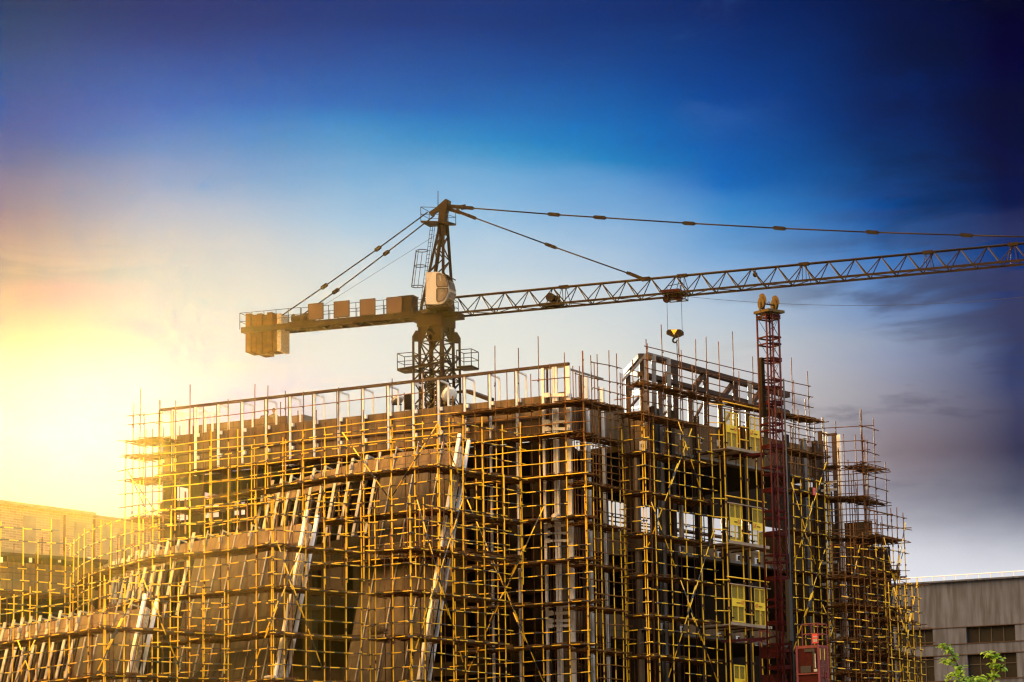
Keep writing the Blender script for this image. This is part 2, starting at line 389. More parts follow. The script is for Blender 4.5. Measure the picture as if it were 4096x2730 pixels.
# --- upper tier before the top curved wall
A1c = at_y(1750, 1900, 119.5); A1L = plane(A1c, -31); A1R = plane(A1c, 50)
xs = [844, 914, 950, 1005, 1063, 1131, 1210, 1299, 1386, 1453, 1564, 1659]
A1m = at_p(1299, 1850, A1L); A1L2 = plane(A1m, -44)
pp = [at_p(x, 1800, A1L2 if x < 1299 else A1L) for x in xs] + [A1c]
tp = [1722, 1825, 1718, 1781, 1746, 1750, 1720, 1711, 1676, 1690, 1680, 1675, 1694]
tz = [at_p(x, y, A1L2 if x < 1299 else A1L).z for x, y in zip(xs + [1750], tp)]
plA = [1690, 1865, 2040, 2215]
scaffold('yellow scaffold along the topmost leaning curved wall, under the long parapet', pp, tz, zl(A1L, 1750, thirds(plA)), zl(A1L, 1750, plA[1:]),
         zb=at_p(1750, 2300, A1L).z, braces=[(A1L, (1369, 1730), (1559, 1998)), (A1L, (1748, 1699), (1561, 1998))])
rx = [1800, 1853, 1930, 2012, 2085]
pp = [A1c + V((.05, .05, 0))] + [at_p(x, 1850, A1R) for x in rx]
tz = [at_p(x, y, A1R).z for x, y in zip([1750] + rx, [1700, 1672, 1662, 1668, 1700, 1690])]
scaffold('yellow scaffold return across the broken end of the topmost curved wall', pp, tz, zl(A1R, 1750, [1680, 1740, 1800, 1865, 1917, 1973, 2040, 2100, 2160]), zl(A1R, 1750, [1865, 2040, 2190]),
         zb=at_p(1750, 2300, A1L).z, braces=[(A1R, (1753, 1694), (1865, 1975))])
# --- lower tier there
A2c = at_y(1640, 2300, 116.5); A2L = plane(A2c, -32); A2R = plane(A2c, 49)
yA2 = [2014, 2192, 2365, 2545, 2727]
xs = [1477, 1500, 1570]
pp = [at_p(x, 2300, A2L) for x in xs] + [A2c]
tz = [at_p(x, y, A2L).z for x, y in zip(xs + [1640], [2040, 2000, 1985, 1978])]
scaffold('short yellow scaffold face left of the tall braced corner, below the top curved wall', pp, tz, zl(A2L, 1640, thirds(yA2)), zl(A2L, 1640, yA2[1:]))
rx = [1698, 1760, 1811, 1856, 1938, 2020]
pp = [A2c + V((.05, .05, 0))] + [at_p(x, 2300, A2R) for x in rx]
tz = [at_p(x, y, A2R).z for x, y in zip([1640] + rx, [1980, 1990, 1900, 1880, 1860, 1880, 1900])]
scaffold('yellow scaffold with large crossed zebra braces before dark openings in the middle', pp, tz, zl(A2R, 1640, thirds(yA2)), zl(A2R, 1640, yA2[1:]),
         braces=[(A2R, (1668, 2000), (1865, 2696)), (A2R, (1851, 2000), (1622, 2725))])
# --- round the middle curved wall
B1c = at_y(1086, 1996, 113.5); zB = B1c.z
bl = [(1086, 1996), (1024, 2006), (914, 2022), (818, 2033), (760, 2038), (683, 2045), (612, 2052), (556, 2066), (498, 2084), (444, 2098), (402, 2112), (369, 2127), (337, 2142), (314, 2162), (295, 2180), (280, 2202)]
pp = [at_z(x, y, zB) for x, y in bl][::-1]
yB = [1990, 2180, 2348, 2533, 2720]
B1L = plane(B1c, -30); B1R = plane(B1c, 40)
tz = [zB + rnd.uniform(.1, .45) for _ in pp]
scaffold('long curved yellow scaffold sweeping left round the middle leaning wall', pp, tz, zl(B1L, 1086, thirds(yB)), zl(B1L, 1086, yB[1:]),
         braces=[(B1L, (573, 2308), (480, 2520))])
rx = [1139, 1222, 1297, 1384, 1445]
pp = [B1c + V((.05, .05, 0))] + [at_p(x, 2300, B1R) for x in rx]
tz = [at_p(x, y, B1R).z for x, y in zip([1086] + rx, [1978, 1990, 1980, 1985, 1990, 2030])]
scaffold('yellow scaffold return across the end of the middle leaning wall with silver posts', pp, tz, zl(B1R, 1086, thirds(yB)), zl(B1R, 1086, yB[1:]),
         braces=[(B1R, (1107, 2164), (1290, 2678)), (B1R, (1208, 2182), (1000, 2701))])
# --- round the lowest curved wall
C1c = at_y(418, 2322, 110.5); zC = C1c.z
cl = [(418, 2322), (355, 2335), (280, 2348), (201, 2358), (122, 2372), (55, 2385), (0, 2395), (-60, 2408), (-130, 2425)]
pp = [at_z(x, y, zC) for x, y in cl][::-1]
yC = [2325, 2512, 2699, 2880]
C1L = plane(C1c, -35); C1R = plane(C1c, 38)
tz = [zC + rnd.uniform(.05, .4) for _ in pp]
scaffold('lowest yellow scaffold along the leaning wall in the lower left corner', pp, tz, zl(C1L, 418, thirds(yC)), zl(C1L, 418, yC[1:]), zb=7.5,
         braces=[(C1L, (70, 2561), (135, 2729)), (C1L, (140, 2561), (60, 2729))])
rx = [497, 632, 712, 812, 900]
pp = [C1c + V((.05, .05, 0))] + [at_p(x, 2450, C1R) for x in rx]
tz = [at_p(x, y, C1R).z for x, y in zip([418] + rx, [2318, 2325, 2325, 2332, 2345, 2370])]
scaffold('low yellow scaffold return with an A shaped pair of zebra braces at lower left', pp, tz, zl(C1R, 418, thirds(yC)), zl(C1R, 418, yC[1:]), zb=7.5,
         braces=[(C1R, (573, 2308), (369, 2729)), (C1R, (573, 2318), (720, 2678))])
# --- far left, before the dull concrete band
Dc = at_y(92, 2300, 124.0); DR = plane(Dc, 40)
xs = [-90, 0, 92, 150, 203, 262]
pp = [at_p(x, 2300, DR) for x in xs]
tz = [at_p(x, y, DR).z for x, y in zip(xs, [2090, 2085, 2110, 2160, 2075, 2150])]
scaffold('pale yellow scaffold before the plain concrete band at the far left', pp, tz, zl(DR, 92, [2115, 2165, 2275, 2325, 2365, 2420, 2445, 2500, 2550]), zl(DR, 92, [2375, 2550]), w=1.3)

# --- right wing
xs = [2584, 2622, 2680, 2741, 2802, 2853]
pp = [at_p(x, 2050, RPW) for x in xs]
plW = [1660, 1809, 1968, 2135, 2299, 2458, 2622, 2790]
tz = [at_p(x, y, RPW).z for x, y in zip(xs, [1650, 1655, 1675, 1690, 1700, 1715])]
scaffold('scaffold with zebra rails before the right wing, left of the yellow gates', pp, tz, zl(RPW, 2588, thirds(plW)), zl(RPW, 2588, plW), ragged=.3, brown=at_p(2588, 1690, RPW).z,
         braces=[(RPW, (2713, 1688), (2816, 2001)), (RPW, (2767, 1716), (2594, 2182)), (RPW, (2605, 2009), (2715, 2308)), (RPW, (2855, 2121), (2673, 2715)), (RPW, (2722, 2322), (2869, 2725))])
RPU = off(RPW, .35)
xs = [2575, 2589, 2653, 2720, 2787, 2829, 2935, 3013, 3100, 3169, 3233]
pp = [at_p(x, 1560, RPU) for x in xs]
tz = [at_p(x, y, RPU).z for x, y in zip(xs, [1500, 1359, 1301, 1350, 1359, 1349, 1329, 1428, 1480, 1432, 1486])]
scaffold('slender dark poles and rails standing above the steel roof frame of the right wing', pp, tz, zl(RPU, 2588, [1393, 1440, 1480, 1529, 1570, 1610]), zl(RPU, 2588, [1535]),
         zb=at_p(2588, 1800, RPU).z, led=RUST, pole=RUST, w=.8)
c2b = c2 + V((.1, .1, 0))
pp = [c2b, at_p(2570, 1800, LP2)]
scaffold('small scaffold face before the plain concrete panel between corner column and right wing', pp, [at_p(2480, 1490, LP2).z, at_p(2570, 1560, LP2).z],
         zl(LP2, 2530, [1540, 1590, 1650] + thirds([1650, 1810, 1975, 2140, 2305, 2465, 2630])), zl(LP2, 2530, [1655, 1815, 1975, 2140, 2305, 2465, 2630]), led=ZEB, w=.6, brown=at_p(2530, 1700, LP2).z)

# --- far right corner: three falling tiers
RZ = plane(at_p(3160, 2000, RPW), 51.5)
xs = [3169, 3200, 3233, 3265, 3296, 3312]
pp = [at_p(x, 1900, RZ) for x in xs]
zW2 = zl(RZ, 3169, thirds([1660, 1800, 1960, 2120, 2280, 2440, 2600, 2760]))
scaffold('scaffold on the right wing beyond the red hoist mast', pp, [at_p(x, y, RZ).z for x, y in zip(xs, [1700, 1640, 1600, 1680, 1672, 1740])], zW2, zl(RZ, 3169, [1660, 1800, 1960, 2120, 2280, 2440, 2600]), w=.8, brown=at_p(3200, 1900, RZ).z,
         braces=[(RZ, (3165, 1930), (3292, 2360)), (RZ, (3305, 1850), (3170, 2280)), (RZ, (3175, 2600), (3300, 2200)), (RZ, (3290, 2420), (3360, 2580)), (RZ, (3350, 2450), (3310, 2590))])
zc = at_p(3300, 1800, RZ)
ZLp = plane(zc, -12); zk = at_p(3448, 1800, ZLp); ZR = plane(zk, 58)
xs = [3300, 3345, 3410, 3448]
pp = [at_p(x, 1800, ZLp) for x in xs]
yz = [1706, 1765, 1803, 1850, 1895, 1940, 1985, 2035, 2085, 2130, 2180, 2230, 2285, 2340, 2395, 2450, 2505, 2560, 2615, 2670, 2725]
plz = [1860, 1995, 2150, 2310, 2470, 2630]
scaffold('bare scaffold face jutting out right of the last silver stud column', pp, [at_p(x, y, ZLp).z for x, y in zip(xs, [1672, 1685, 1865, 1637])], zl(ZLp, 3448, yz), zl(ZLp, 3448, plz), led=RUST, pole=RUST, over=(.2, .9), w=1.1)
xs = [3468, 3498, 3538]
pp = [zk + V((.05, .05, 0))] + [at_p(x, 1800, ZR) for x in xs]
scaffold('thin skeletal scaffold corner, tallest at the far right against the clouds', pp, [at_p(x, y, ZR).z for x, y in zip([3448] + xs, [1640, 1760, 1674, 1848])], zl(ZR, 3448, yz), zl(ZR, 3448, plz), led=lambda z: RUST if z > zk.z - 4 else ZEB, pole=RUST, w=1.0, over=(.1, .5),
         braces=[(ZR, (3440, 2180), (3400, 2380)), (ZR, (3620, 2180), (3480, 2700))])
Z2 = at_p(3500, 2100, plane(zk + V((.3, -1.2, 0)), 58)); Z2R = plane(Z2, 58)
xs = [3500, 3530, 3567, 3589, 3614]
pp = [at_p(x, 2100, Z2R) for x in xs]
y2 = [2060, 2105, 2150, 2200, 2245, 2290, 2345, 2395, 2440, 2500, 2550, 2600, 2660, 2715]
scaffold('middle step of the falling scaffold at the far right, with a long brace', pp, [at_p(x, y, Z2R).z for x, y in zip(xs, [2040, 2066, 2034, 2031, 2052])], zl(Z2R, 3560, y2), zl(Z2R, 3560, [2155, 2300, 2450, 2605]), w=1.1, ragged=.4, brown=at_p(3560, 2180, Z2R).z, over=(.1, .9),
         braces=[(Z2R, (3622, 2090), (3565, 2420)), (Z2R, (3535, 2150), (3640, 2560))])
Z3p = at_p(3560, 2450, plane(Z2 + V((.4, -1.2, 0)), 58)); Z3R = plane(Z3p, 58)
xs = [3560, 3590, 3622, 3650, 3676]
pp = [at_p(x, 2450, Z3R) for x in xs]
y3 = [2335, 2385, 2440, 2490, 2540, 2590, 2640, 2690, 2740]
scaffold('lowest yellow step of the scaffold beside the grey building', pp, [at_p(x, y, Z3R).z for x, y in zip(xs, [2330, 2345, 2330, 2335, 2312])], zl(Z3R, 3620, y3), zl(Z3R, 3620, [2485, 2625]), w=1.2, over=(.05, .5),
         braces=[(Z3R, (3670, 2320), (3600, 2720)), (Z3R, (3575, 2350), (3680, 2730))])
xs = [3385, 3412, 3436, 3462, 3486, 3512, 3545]
ZF = plane(at_p(3395, 2400, off(ZR, -1.5)), 40)
pp = [at_p(x, 2400, ZF) for x in xs]
scaffold('crowded yellow scaffold of zebra rails right of the last silver column', pp, [at_p(x, y, ZF).z for x, y in zip(xs, [2190, 2100, 2180, 2130, 2200, 2230, 2300])], zl(ZF, 3430, [2150, 2195, 2230, 2265, 2300, 2345, 2372, 2400, 2450, 2480, 2510, 2545, 2570, 2600, 2650, 2680, 2710]), zl(ZF, 3430, [2170, 2310, 2420, 2560, 2690]), w=1.2, over=(.1, 1.2), brown=at_p(3430, 2215, ZF).z, ragged=.8, pole=BROWN)
ZH = plane(at_p(3330, 2400, ZLp), -8)
xs = [3322, 3372, 3420, 3470, 3530, 3590, 3640]
pp = [at_p(x, 2300, ZH) for x in xs]
scaffold('loose horizontal tubes and poles poking out to the right of the falling scaffold', pp, [at_p(x, y, ZH).z for x, y in zip(xs, [1800, 1790, 1900, 1980, 2090, 2260, 2400])], zl(ZH, 3420, [1880, 1925, 1975, 2060, 2120, 2210, 2270, 2350, 2430, 2520, 2580, 2650, 2705]), zl(ZH, 3420, [1990, 2290, 2440]), led=RUST, pole=RUST, w=1.0, over=(.2, 2.0), skip_in=True, ragged=.7)
# ================================================================== building
LW = off(LP, 1.45); RW1 = off(RP1, 1.45); LW2 = off(LP2, 1.25); RWW = off(RPW, 1.55)
wL = at_p(652, 1800, LW); wC = at_p(2276, 1800, LW)
RWc = plane(wC, 51.5); wD = at_p(2500, 1800, RWc)
LWd = plane(wD, -28); wE = at_p(2600, 1800, LWd)
RWE = plane(wE, 51.5); wF = at_p(3400, 1900, RWE)
DL = V((math.cos(R_(-28)), math.sin(R_(-28)), 0)); NL = V((-DL.y, DL.x, 0))
DR_ = V((math.cos(R_(51.5)), math.sin(R_(51.5)), 0)); NR = V((-DR_.y, DR_.x, 0))
zPar = at_p(2100, 1592, LW).z; zSof = at_p(2100, 1757, LW).z; zRail = at_p(2100, 1479, LW).z
bld = thing('unfinished_building', 'large unfinished concrete building under scaffolding, filling the lower half of the view', 'building', flat(wL, 0))
def wallp(name, pa, pb, z0, z1, th, M, par=bld):
    b = MB(); b.wall(pa, pb, z0, z1, th); return b.build(name, M, par)
# long concrete parapet and beam of the upper storey
wallp('parapet', wL, wC - DL * .95, zSof, zPar, .3, CONC)
b = MB(); b.bar(flat(wL - NL * .03, zPar - .98), flat(wC - DL * .95 - NL * .03, zPar - .98), .06, .07); b.build('joint_rail', STEEL, bld)
# floor levels
st = at_p(2588, 2135, RPW).z - at_p(2588, 2462, RPW).z
zf = [zPar - .35, zSof - .1 - .0, zSof - 3.0, zSof - 6.4, zSof - 9.8, zSof - 13.2]
back = 9.0
b0 = [wL + NL * .35, wC + NL * .35 - DL * .4, wC + NL * back - DL * 3, wL + NL * back]
for z in zf[1:]:
    b = MB(); b.slab(b0, z - .28, z); b.build('floor_slab', SHADEC, bld)
# beams below the lower floors on the left block
for z in zf[2:]:
    wallp('edge_beam', wL, wC - DL * .95, z - .5, z + .1, .32, SHADEC)
LB = off(LW, 7.5)
q0 = at_p(980, 1900, LB)
wallp('back_wall', q0, at_p(2420, 1900, LB), 4, zSof, .3, DEEP)
wallp('back_wall', at_p(640, 2200, LB), q0 - DL * .01, 4, at_p(800, 2075, LB).z, .3, DEEP)
wallp('back_wall', at_p(640, 1900, LB), q0 - DL * .01, at_p(800, 2022, LB).z, zSof, .3, DEEP)
for i, x in enumerate((680, 790, 905, 1040, 1240, 1440, 1640, 1840, 1925, 2060, 2150)):
    p = at_p(x, 1900, off(LW, .5)); b = MB()
    b.box(flat(p, (zSof + 4) / 2), DL, NL, Z3, .5, .5, zSof - 4); b.build('column', SHADEC, bld)
for i, x in enumerate((700, 742, 770, 812, 850, 880, 935, 960)):
    p = at_p(x, 1900, off(LW, 5)); tube1('prop', flat(p, 12), flat(p, zSof), .05, RUST, bld)
for (xa, xb, ya, yb) in ((1880, 2010, 1935, 2090), (1700, 1830, 2270, 2400), (1285, 1380, 2250, 2370), (2030, 2085, 2110, 2240)):
    pl = off(LW, 1.2)
    wallp('infill_brick_wall', at_p(xa, (ya + yb) / 2, pl), at_p(xb, (ya + yb) / 2, pl), at_p(xa, yb, pl).z, at_p(xa, ya, pl).z, .2, BRICK)
# galvanised studs standing on the parapet, each a front post, a rear post and a bent head
sx = [643, 692, 783, 874, 970, 1065, 1161, 1257, 1355, 1453, 1554, 1654, 1755, 1860, 1961, 2068]
LS = off(LW, -.16)
for i, x in enumerate(sx):
    p = at_p(x, 1650, LS)
    zl0 = at_p(x, 2740, LS).z if x > 1900 else zSof - .2
    b = MB()
    b.box(flat(p, (zl0 + zRail) / 2), DL, NL, Z3, .10, .10, zRail - zl0)
    b.box(flat(p - DL * .062, (zl0 + zRail) / 2 - .01), DL, NL, Z3, .02, .17, zRail - zl0 - .02, mi=1)
    q = p + NL * .62 + DL * .16
    b.box(flat(q, zPar + (zRail - zPar) / 2 - .1), DL, NL, Z3, .075, .05, zRail - zPar - .2)
    b.bar(flat(p + NL * .06, zRail - .06), flat(q, zRail - .16), .09, .07)
    for dz in (-.12, -1.2): b.box(flat(p + DL * .13 + NL * .02, zPar + dz), DL, NL, Z3, .1, .12, .16)
    b.build('steel_stud', [GALV, STEEL], bld)
b = MB(); b.bar(flat(at_p(640, 1650, LS), zRail), flat(at_p(2276, 1440, LS), zRail), .16, .12); b.build('top_rail', STEEL, bld)
# corner column wrapped in studs
zct = at_p(2220, 1470, LW).z
cc = wC - DL * .48
b = MB(); b.box(flat(cc + NL * .4, (zPar + .1 + 5) / 2), DL, NL, Z3, .62, .6, zPar + .1 - 5); b.build('corner_column', CONC, bld)
for x, w in ((2176, .12), (2192, .05), (2218, .11), (2229, .10), (2276, .2)):
    p = at_p(x, 1700, LS); b = MB(); t = zct + (.0 if x != 2276 else -.05)
    b.box(flat(p, (t + 5) / 2), DL, NL, Z3, w, .13, t - 5); b.build('steel_stud', GALV if w > .06 else STEEL, bld)
for x0, x1, y in ((2176, 2276, 1583), (2176, 2280, 1690), (2176, 2280, 1718), (2185, 2280, 1740), (2180, 2280, 2105), (2180, 2284, 2135), (2180, 2284, 2165), (2180, 2286, 2425), (2190, 2286, 2455), (2190, 2286, 2485), (2190, 2286, 2505)):
    pl = off(LS, -.1); a = at_p(x0, y, pl); c = at_p(x1, y - 3, pl); b = MB(); b.bar(a, c, .05, rnd.uniform(.08, .16))
    b.box(a + DL * .15, DL, NL, Z3, .22, .1, .2); b.box(c - DL * .2, DL, NL, Z3, .3, .14, .12); b.build('bracket', GALV, bld)
b = MB(); b.bar(flat(at_p(2170, 1500, LS), zct - .05), flat(at_p(2276, 1500, LS), zct - .05), .08, .07)
b.bar(flat(wC, zct - .12), flat(wC + DR_ * 2.6, zct - .25), .1, .07); b.build('head_rail', GALVD, bld)
# return face right of the corner column
zr = [at_p(2400, y, RWc).z for y in (1612, 1770, 2110, 2210, 2450, 2540)]
for (t, u) in ((0, 1), (2, 3), (4, 5)): wallp('return_panel', wC + DR_ * .1, wD, zr[u], zr[t], .3, CONC)
for x in (2326, 2352, 2414):
    p = at_p(x, 1700, off(RWc, -.12)); b = MB(); t = zct - .35 if x < 2400 else zct - .7
    b.box(flat(p, (t + 5) / 2), DR_, NR, Z3, .16, .12, t - 5); b.build('steel_stud', GALV if x > 2330 else STEEL, bld)
wallp('back_wall', wC + NR * 5 + DL * 1, wD + NR * 5, 4, zr[1], .3, DEEP)
wallp('back_wall', wC + NR * 5 + DL * 1, wD + NR * 8, 4, zr[1], .3, DEEP)
# front panel between
zz = [at_p(2550, y, LWd).z for y in (1647, 1812, 2137, 2205, 2462, 2520, 2780)]
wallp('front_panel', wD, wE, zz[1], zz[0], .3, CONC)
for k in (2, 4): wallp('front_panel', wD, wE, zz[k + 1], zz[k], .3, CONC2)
for x, w, M in ((2524, .42, SHADEC), (2549, .2, PLAST)):  # one pillar: its shaded left and lit right sides put into two colours
    p = at_p(x, 2000, off(LWd, .2)); b = MB(); b.box(flat(p, (zz[1] + 4) / 2), DL, NL, Z3, w, .3, zz[1] - 4); b.build('column', M, bld)
p = at_p(2570, 1784, off(LWd, -.02)); b = MB(); b.box(p, DL, NL, Z3, .3, .04, .42); b.box(p + DL * .2, DL, NL, Z3, .12, .2, .36)
b.box(p - NL * .03, DL, NL, Z3, .12, .02, .12, mi=1); b.build('embedded_plate', [GALV, BLACK], bld)
# right wing: bands, columns, slabs
zw = lambda y: at_p(2600, y, RWE).z
bands = [(1655, 1800), (2140, 2207), (2465, 2532)]
wG = at_p(3290, 1900, RWE)
for i, (a, c) in enumerate(bands):
    wallp('edge_beam', wE, wG, zw(c), zw(a), .35, CONC)
    b = MB(); b.bar(flat(wE - NR * .05, zw(c) + .06), flat(wG - NR * .05, zw(c) + .06), .1, .1); b.build('edge_channel', GALVD, bld)
    b = MB(); b.slab([wE + NR * .4, wG + NR * .4, wG + NR * 10, wE + NR * 10], zw(c) + .1, zw(c) + .4); b.build('floor_slab', SHADEC, bld)
    for k in range(6):
        x = 2650 + k * 75; p = at_p(x, (a + c) / 2 + (x - 2600) * .17, off(RWE, -.02))
        bb = MB(); bb.box(p, DR_, NR, Z3, .26, .05, .3); bb.box(p + DR_ * .05 - NR * .05, DR_, NR, Z3, .1, .06, .2, mi=1); bb.build('embedded_plate', [GALV, STEEL], bld)
for x, M in ((2622, STEEL), (2655, STEEL), (2700, STEEL), (2800, STEEL), (2905, STEEL), (2990, STEEL), (3160, STEEL), (3230, STEEL), (3275, STEEL)):
    p = at_p(x, 2050, off(RWE, -.22)); b = MB(); zt = zw(1655) + .3
    b.box(flat(p, (zt + 4) / 2), DR_, NR, Z3, .26, .02, zt - 4); b.box(flat(p + NR * .2, (zt + 4) / 2), DR_, NR, Z3, .26, .02, zt - 4); b.box(flat(p + NR * .1, (zt + 4) / 2), DR_, NR, Z3, .02, .18, zt - 4)
    b.build('steel_column', GALVD if x in (2655, 3230) else M, bld)
wb = off(RWE, 7)
o1, o2 = at_p(2700, 2150, wb).z, at_p(2700, 2042, wb).z
wallp('back_wall', at_p(2400, 2000, wb), at_p(3330, 2000, wb), 4, o1 - .1, .3, DEEP)
wallp('back_wall', at_p(2400, 2000, wb), at_p(3330, 2000, wb), o2, zw(1670), .3, DEEP)
for x in (2664, 2725, 2840, 2960):
    p = at_p(x, 2080, off(RWE, 6)); b = MB(); b.box(flat(p, (o1 + o2) / 2), DR_, NR, Z3,   .14 if x != 2664 else .6, .2, o2 - o1 + 1); b.build('column', GALV if x in (2725, 2765) else STEEL, bld)
for y in (2072, 2095, 2120, 2150):
    pl = off(RWE, 7.6); a = at_p(2500, y - 12, pl); tube1('prop', a, flat(at_p(3300, 2100, pl), a.z), .03, RUST, bld)
for x in (2412, 2428, 2447, 2462, 2520, 2545, 2690, 2780, 2800, 2815, 2905):
    p = at_p(x, 2080, off(RWE, 6.6)); tube1('prop', flat(p, o1 - .3), flat(p, o2 + .5), .035, RUST, bld)
for x0, x1, y in ((2400, 2500, 2060), (2400, 2560, 2098), (2400, 2900, 2078), (2650, 2950, 2112)):
    pl = off(RWE, 6.5); q = at_p(x0, y, pl); tube1('prop', q, flat(at_p(x1, y, pl), q.z), .035, RUST, bld)
# last column cluster, far right
for x, w, M in ((3283, .2, STEEL), (3292, .14, GALV), (3308, .12, GALV), (3337, .18, STEEL), (3354, .26, GALV)):
    p = at_p(x, 1800, off(RWE, -.3)); t = at_p(3340, 1738, off(RWE, -.3)).z; b = MB()
    b.box(flat(p, (t + 4) / 2), DL, NL, Z3, w, .14, t - 4); b.build('steel_stud', M, bld)
for y in (1740, 1930, 1960, 2250, 2300, 2335, 2590, 2625, 2660):
    a = at_p(3285, y + 4, off(RWE, -.32)); c = a + DL * .85 - NL * .1; b = MB(); b.bar(a, c, .06, .12); b.build('bracket', GALV if y > 1800 else STEEL, bld)
pz = at_p(3370, 2150, off(RWE, 1)); 
b = MB(); b.slab([pz, pz + DL * 1.6, pz + DL * 1.6 + NR * 3, pz + NR * 5], 4, at_p(3450, 2108, off(RWE, 1)).z); b.build('stair_core', SHADEC, bld)
pz2 = at_p(3470, 2200, off(RWE, .5)); wallp('dark_backdrop', pz, pz2 + DL * 1.2, 4, at_p(3480, 2205, off(RWE, 1)).z, .3, DEEP)  # dark sheet added for the shaded void behind the scaffold

# ------------------------------------------------------------------ steel roof frame of the right wing
fr = thing('steel_roof_frame', 'dark steel roof frame of slanting braces and posts standing open against the sky', 'steel frame', flat(wE, zw(1650)))
TF = off(RWE, .3)
def bm(name, a, c, w, h, M=STEEL, pl=None):
    pl = pl or TF; bar1(name, at_p(*a, pl), at_p(*c, pl), w, h, M, fr)
bm('top_chord', (2600, 1428), (3150, 1582), .3, .26); bm('bottom_chord', (2560, 1496), (3150, 1655), .3, .2)
for x, y0, y1 in ((2569, 1434, 1655), (2700, 1462, 1690), (2823, 1494, 1720), (2941, 1526, 1760), (3060, 1558, 1790)): bm('post', (x, y0), (x + 3, y1), .26, .24)
for a, c in (((2690, 1474), (2640, 1540)), ((2812, 1502), (2766, 1566)), ((2932, 1534), (2882, 1600)), ((3042, 1568), (2998, 1626))): bm('diagonal', a, c, .2, .2)
TG = off(TF, 4)
for x, y0, y1 in ((2511, 1487, 1655), (2640, 1564, 1670), (2760, 1585, 1700), (2880, 1610, 1725), (2990, 1640, 1750)): bm('rear_post', (x, y0), (x + 3, y1), .24, .22, STEEL, TG)
bm('rear_chord', (2505, 1489), (3150, 1650), .2, .2, STEEL, TG)
for a, c in (((2570, 1505), (2515, 1570)), ((2566, 1578), (2516, 1635)), ((2700, 1560), (2650, 1600)), ((2700, 1610), (2645, 1670)), ((2820, 1600), (2772, 1690)), ((2935, 1630), (2890, 1705)), ((2940, 1680), (2905, 1730))): bm('rear_brace', a, c, .1, .1, STEEL, TG)
for y in (1570, 1580, 1635): bar1('cross_beam', at_p(2516, y, TG), at_p(2572, y - 8, TF), .08, .1, STEEL, fr)
bar1('hip_rafter', at_p(2507, 1490, TG), at_p(2566, 1424, TF), .3, .22, STEEL, fr)
bar1('cross_beam', at_p(2505, 1487, TG), at_p(2570, 1500, TF), .2, .2, STEEL, fr)
bar1('eaves_channel', at_p(2490, 1524, off(TF, .5)), at_p(2588, 1414, off(TF, -.3)), .14, .1, GALVD, fr)
bar1('eaves_channel', at_p(2588, 1413, off(TF, -.3)), at_p(2676, 1437, off(TF, -.3)), .1, .08, GALVD, fr)
bar1('eaves_channel', at_p(2504, 1542, TF), at_p(2655, 1566, TF), .08, .07, GALVD, fr)
for x, y0, y1 in ((2584, 1418, 1700), (2615, 1420, 1690), (2674, 1436, 1700), (2998, 1525, 1640)): bm('steel_stud', (x, y0), (x + 3, y1), .2, .12, GALVD, off(TF, -.35))

# ------------------------------------------------------------------ leaning curved walls
def fin(label, top, Yend, solid, band, opening, zbot, ext_y, stud_gap=1.15, posts=True):
    e = at_y(top[0][0], top[0][1], Yend); zt = e.z
    P = [at_z(x, y, zt) for x, y in top]
    out = V((-math.sin(R_(30)), -math.cos(R_(30)), 0)); k = .33
    root = thing('curved_wall', label, 'wall', flat(P[0], zbot))
    def at(i, z, o=0.0): return flat(P[i], z) + out * ((zt - z) * k + o)
    S = [0]
    for a, c in zip(P, P[1:]): S.append(S[-1] + (c - a).length)
    def sheet(name, i0, i1, za, zb, th, M):
        mb = MB()
        for i in range(i0, i1):
            vs = []; av = []
            for o in (0, -th):
                for j in (i, i + 1):
                    for z in (za, zb): vs.append(at(j, z, o)); av.append((S[j], z, 0))
            mb.add(vs, [(0, 1, 3, 2), (4, 6, 7, 5), (0, 4, 5, 1), (2, 3, 7, 6), (1, 5, 7, 3), (0, 2, 6, 4)], av)
        return mb.build(name, M, root)
    n = len(P)
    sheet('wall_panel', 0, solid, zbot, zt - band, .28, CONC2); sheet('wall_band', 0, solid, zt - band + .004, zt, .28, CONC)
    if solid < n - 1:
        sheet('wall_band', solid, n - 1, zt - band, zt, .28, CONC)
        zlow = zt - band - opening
        if zlow - .1 > zbot: sheet('lower_band', solid, n - 1, max(zlow - 1.0, zbot), zlow, .28, SHADEC)
    # rough end and its two silver posts
    mb = MB(); mb.bar(at(0, zbot, -.13) + V((.03, 0, 0)), at(0, zt, -.13) + V((.03, 0, 0)), .06, .27, up=out); mb.build('end_face', ROUGH, root)
    if posts:
        for o, sh in ((.09, .55), (-.72, .42)):
            mb = MB(); mb.bar(at(0, zbot, o) - V((.05, .1, 0)), at(0, zt + sh, o) - V((.05, .1, 0)), .13, .1, up=out); mb.build('end_post', GALV, root)
    # raking studs
    s = .8; i = 0
    while s < S[-1]:
        while S[i + 1] < s: i += 1
        t = (s - S[i]) / (S[i + 1] - S[i]); p = P[i].lerp(P[i + 1], t); nxt = (P[i + 1] - P[i]).normalized()
        def a2(z, o): return flat(p, z) + out * ((zt - z) * k + o)
        mb = MB()
        lo = zt - band - opening if i >= solid else zbot
        mb.bar(a2(lo, .05), a2(zt + rnd.uniform(.2, .4), .05), .035 if i < solid else .13, .05, up=out)
        if i >= solid:
            mb.bar(a2(lo, -.25), a2(zt - band, -.25), .05, .12, up=out, mi=1)
        if rnd.random() < .75:
            mb.bar(a2(zt + .22, .05), a2(zt + .16, -.5), .06, .05, up=Z3)
            mb.box(a2(zt - .15, .12), nxt, out, Z3, .14, .12, .2)
        mb.build('raking_stud', [GALVM, STEEL], root); s += stud_gap * rnd.uniform(.92, 1.08)
    return root, at, P, zt
tA = [(1840, 1788), (1715, 1797), (1598, 1811), (1537, 1824), (1467, 1843), (1388, 1862), (1304, 1885), (1210, 1912), (1130, 1938), (1050, 1970)]
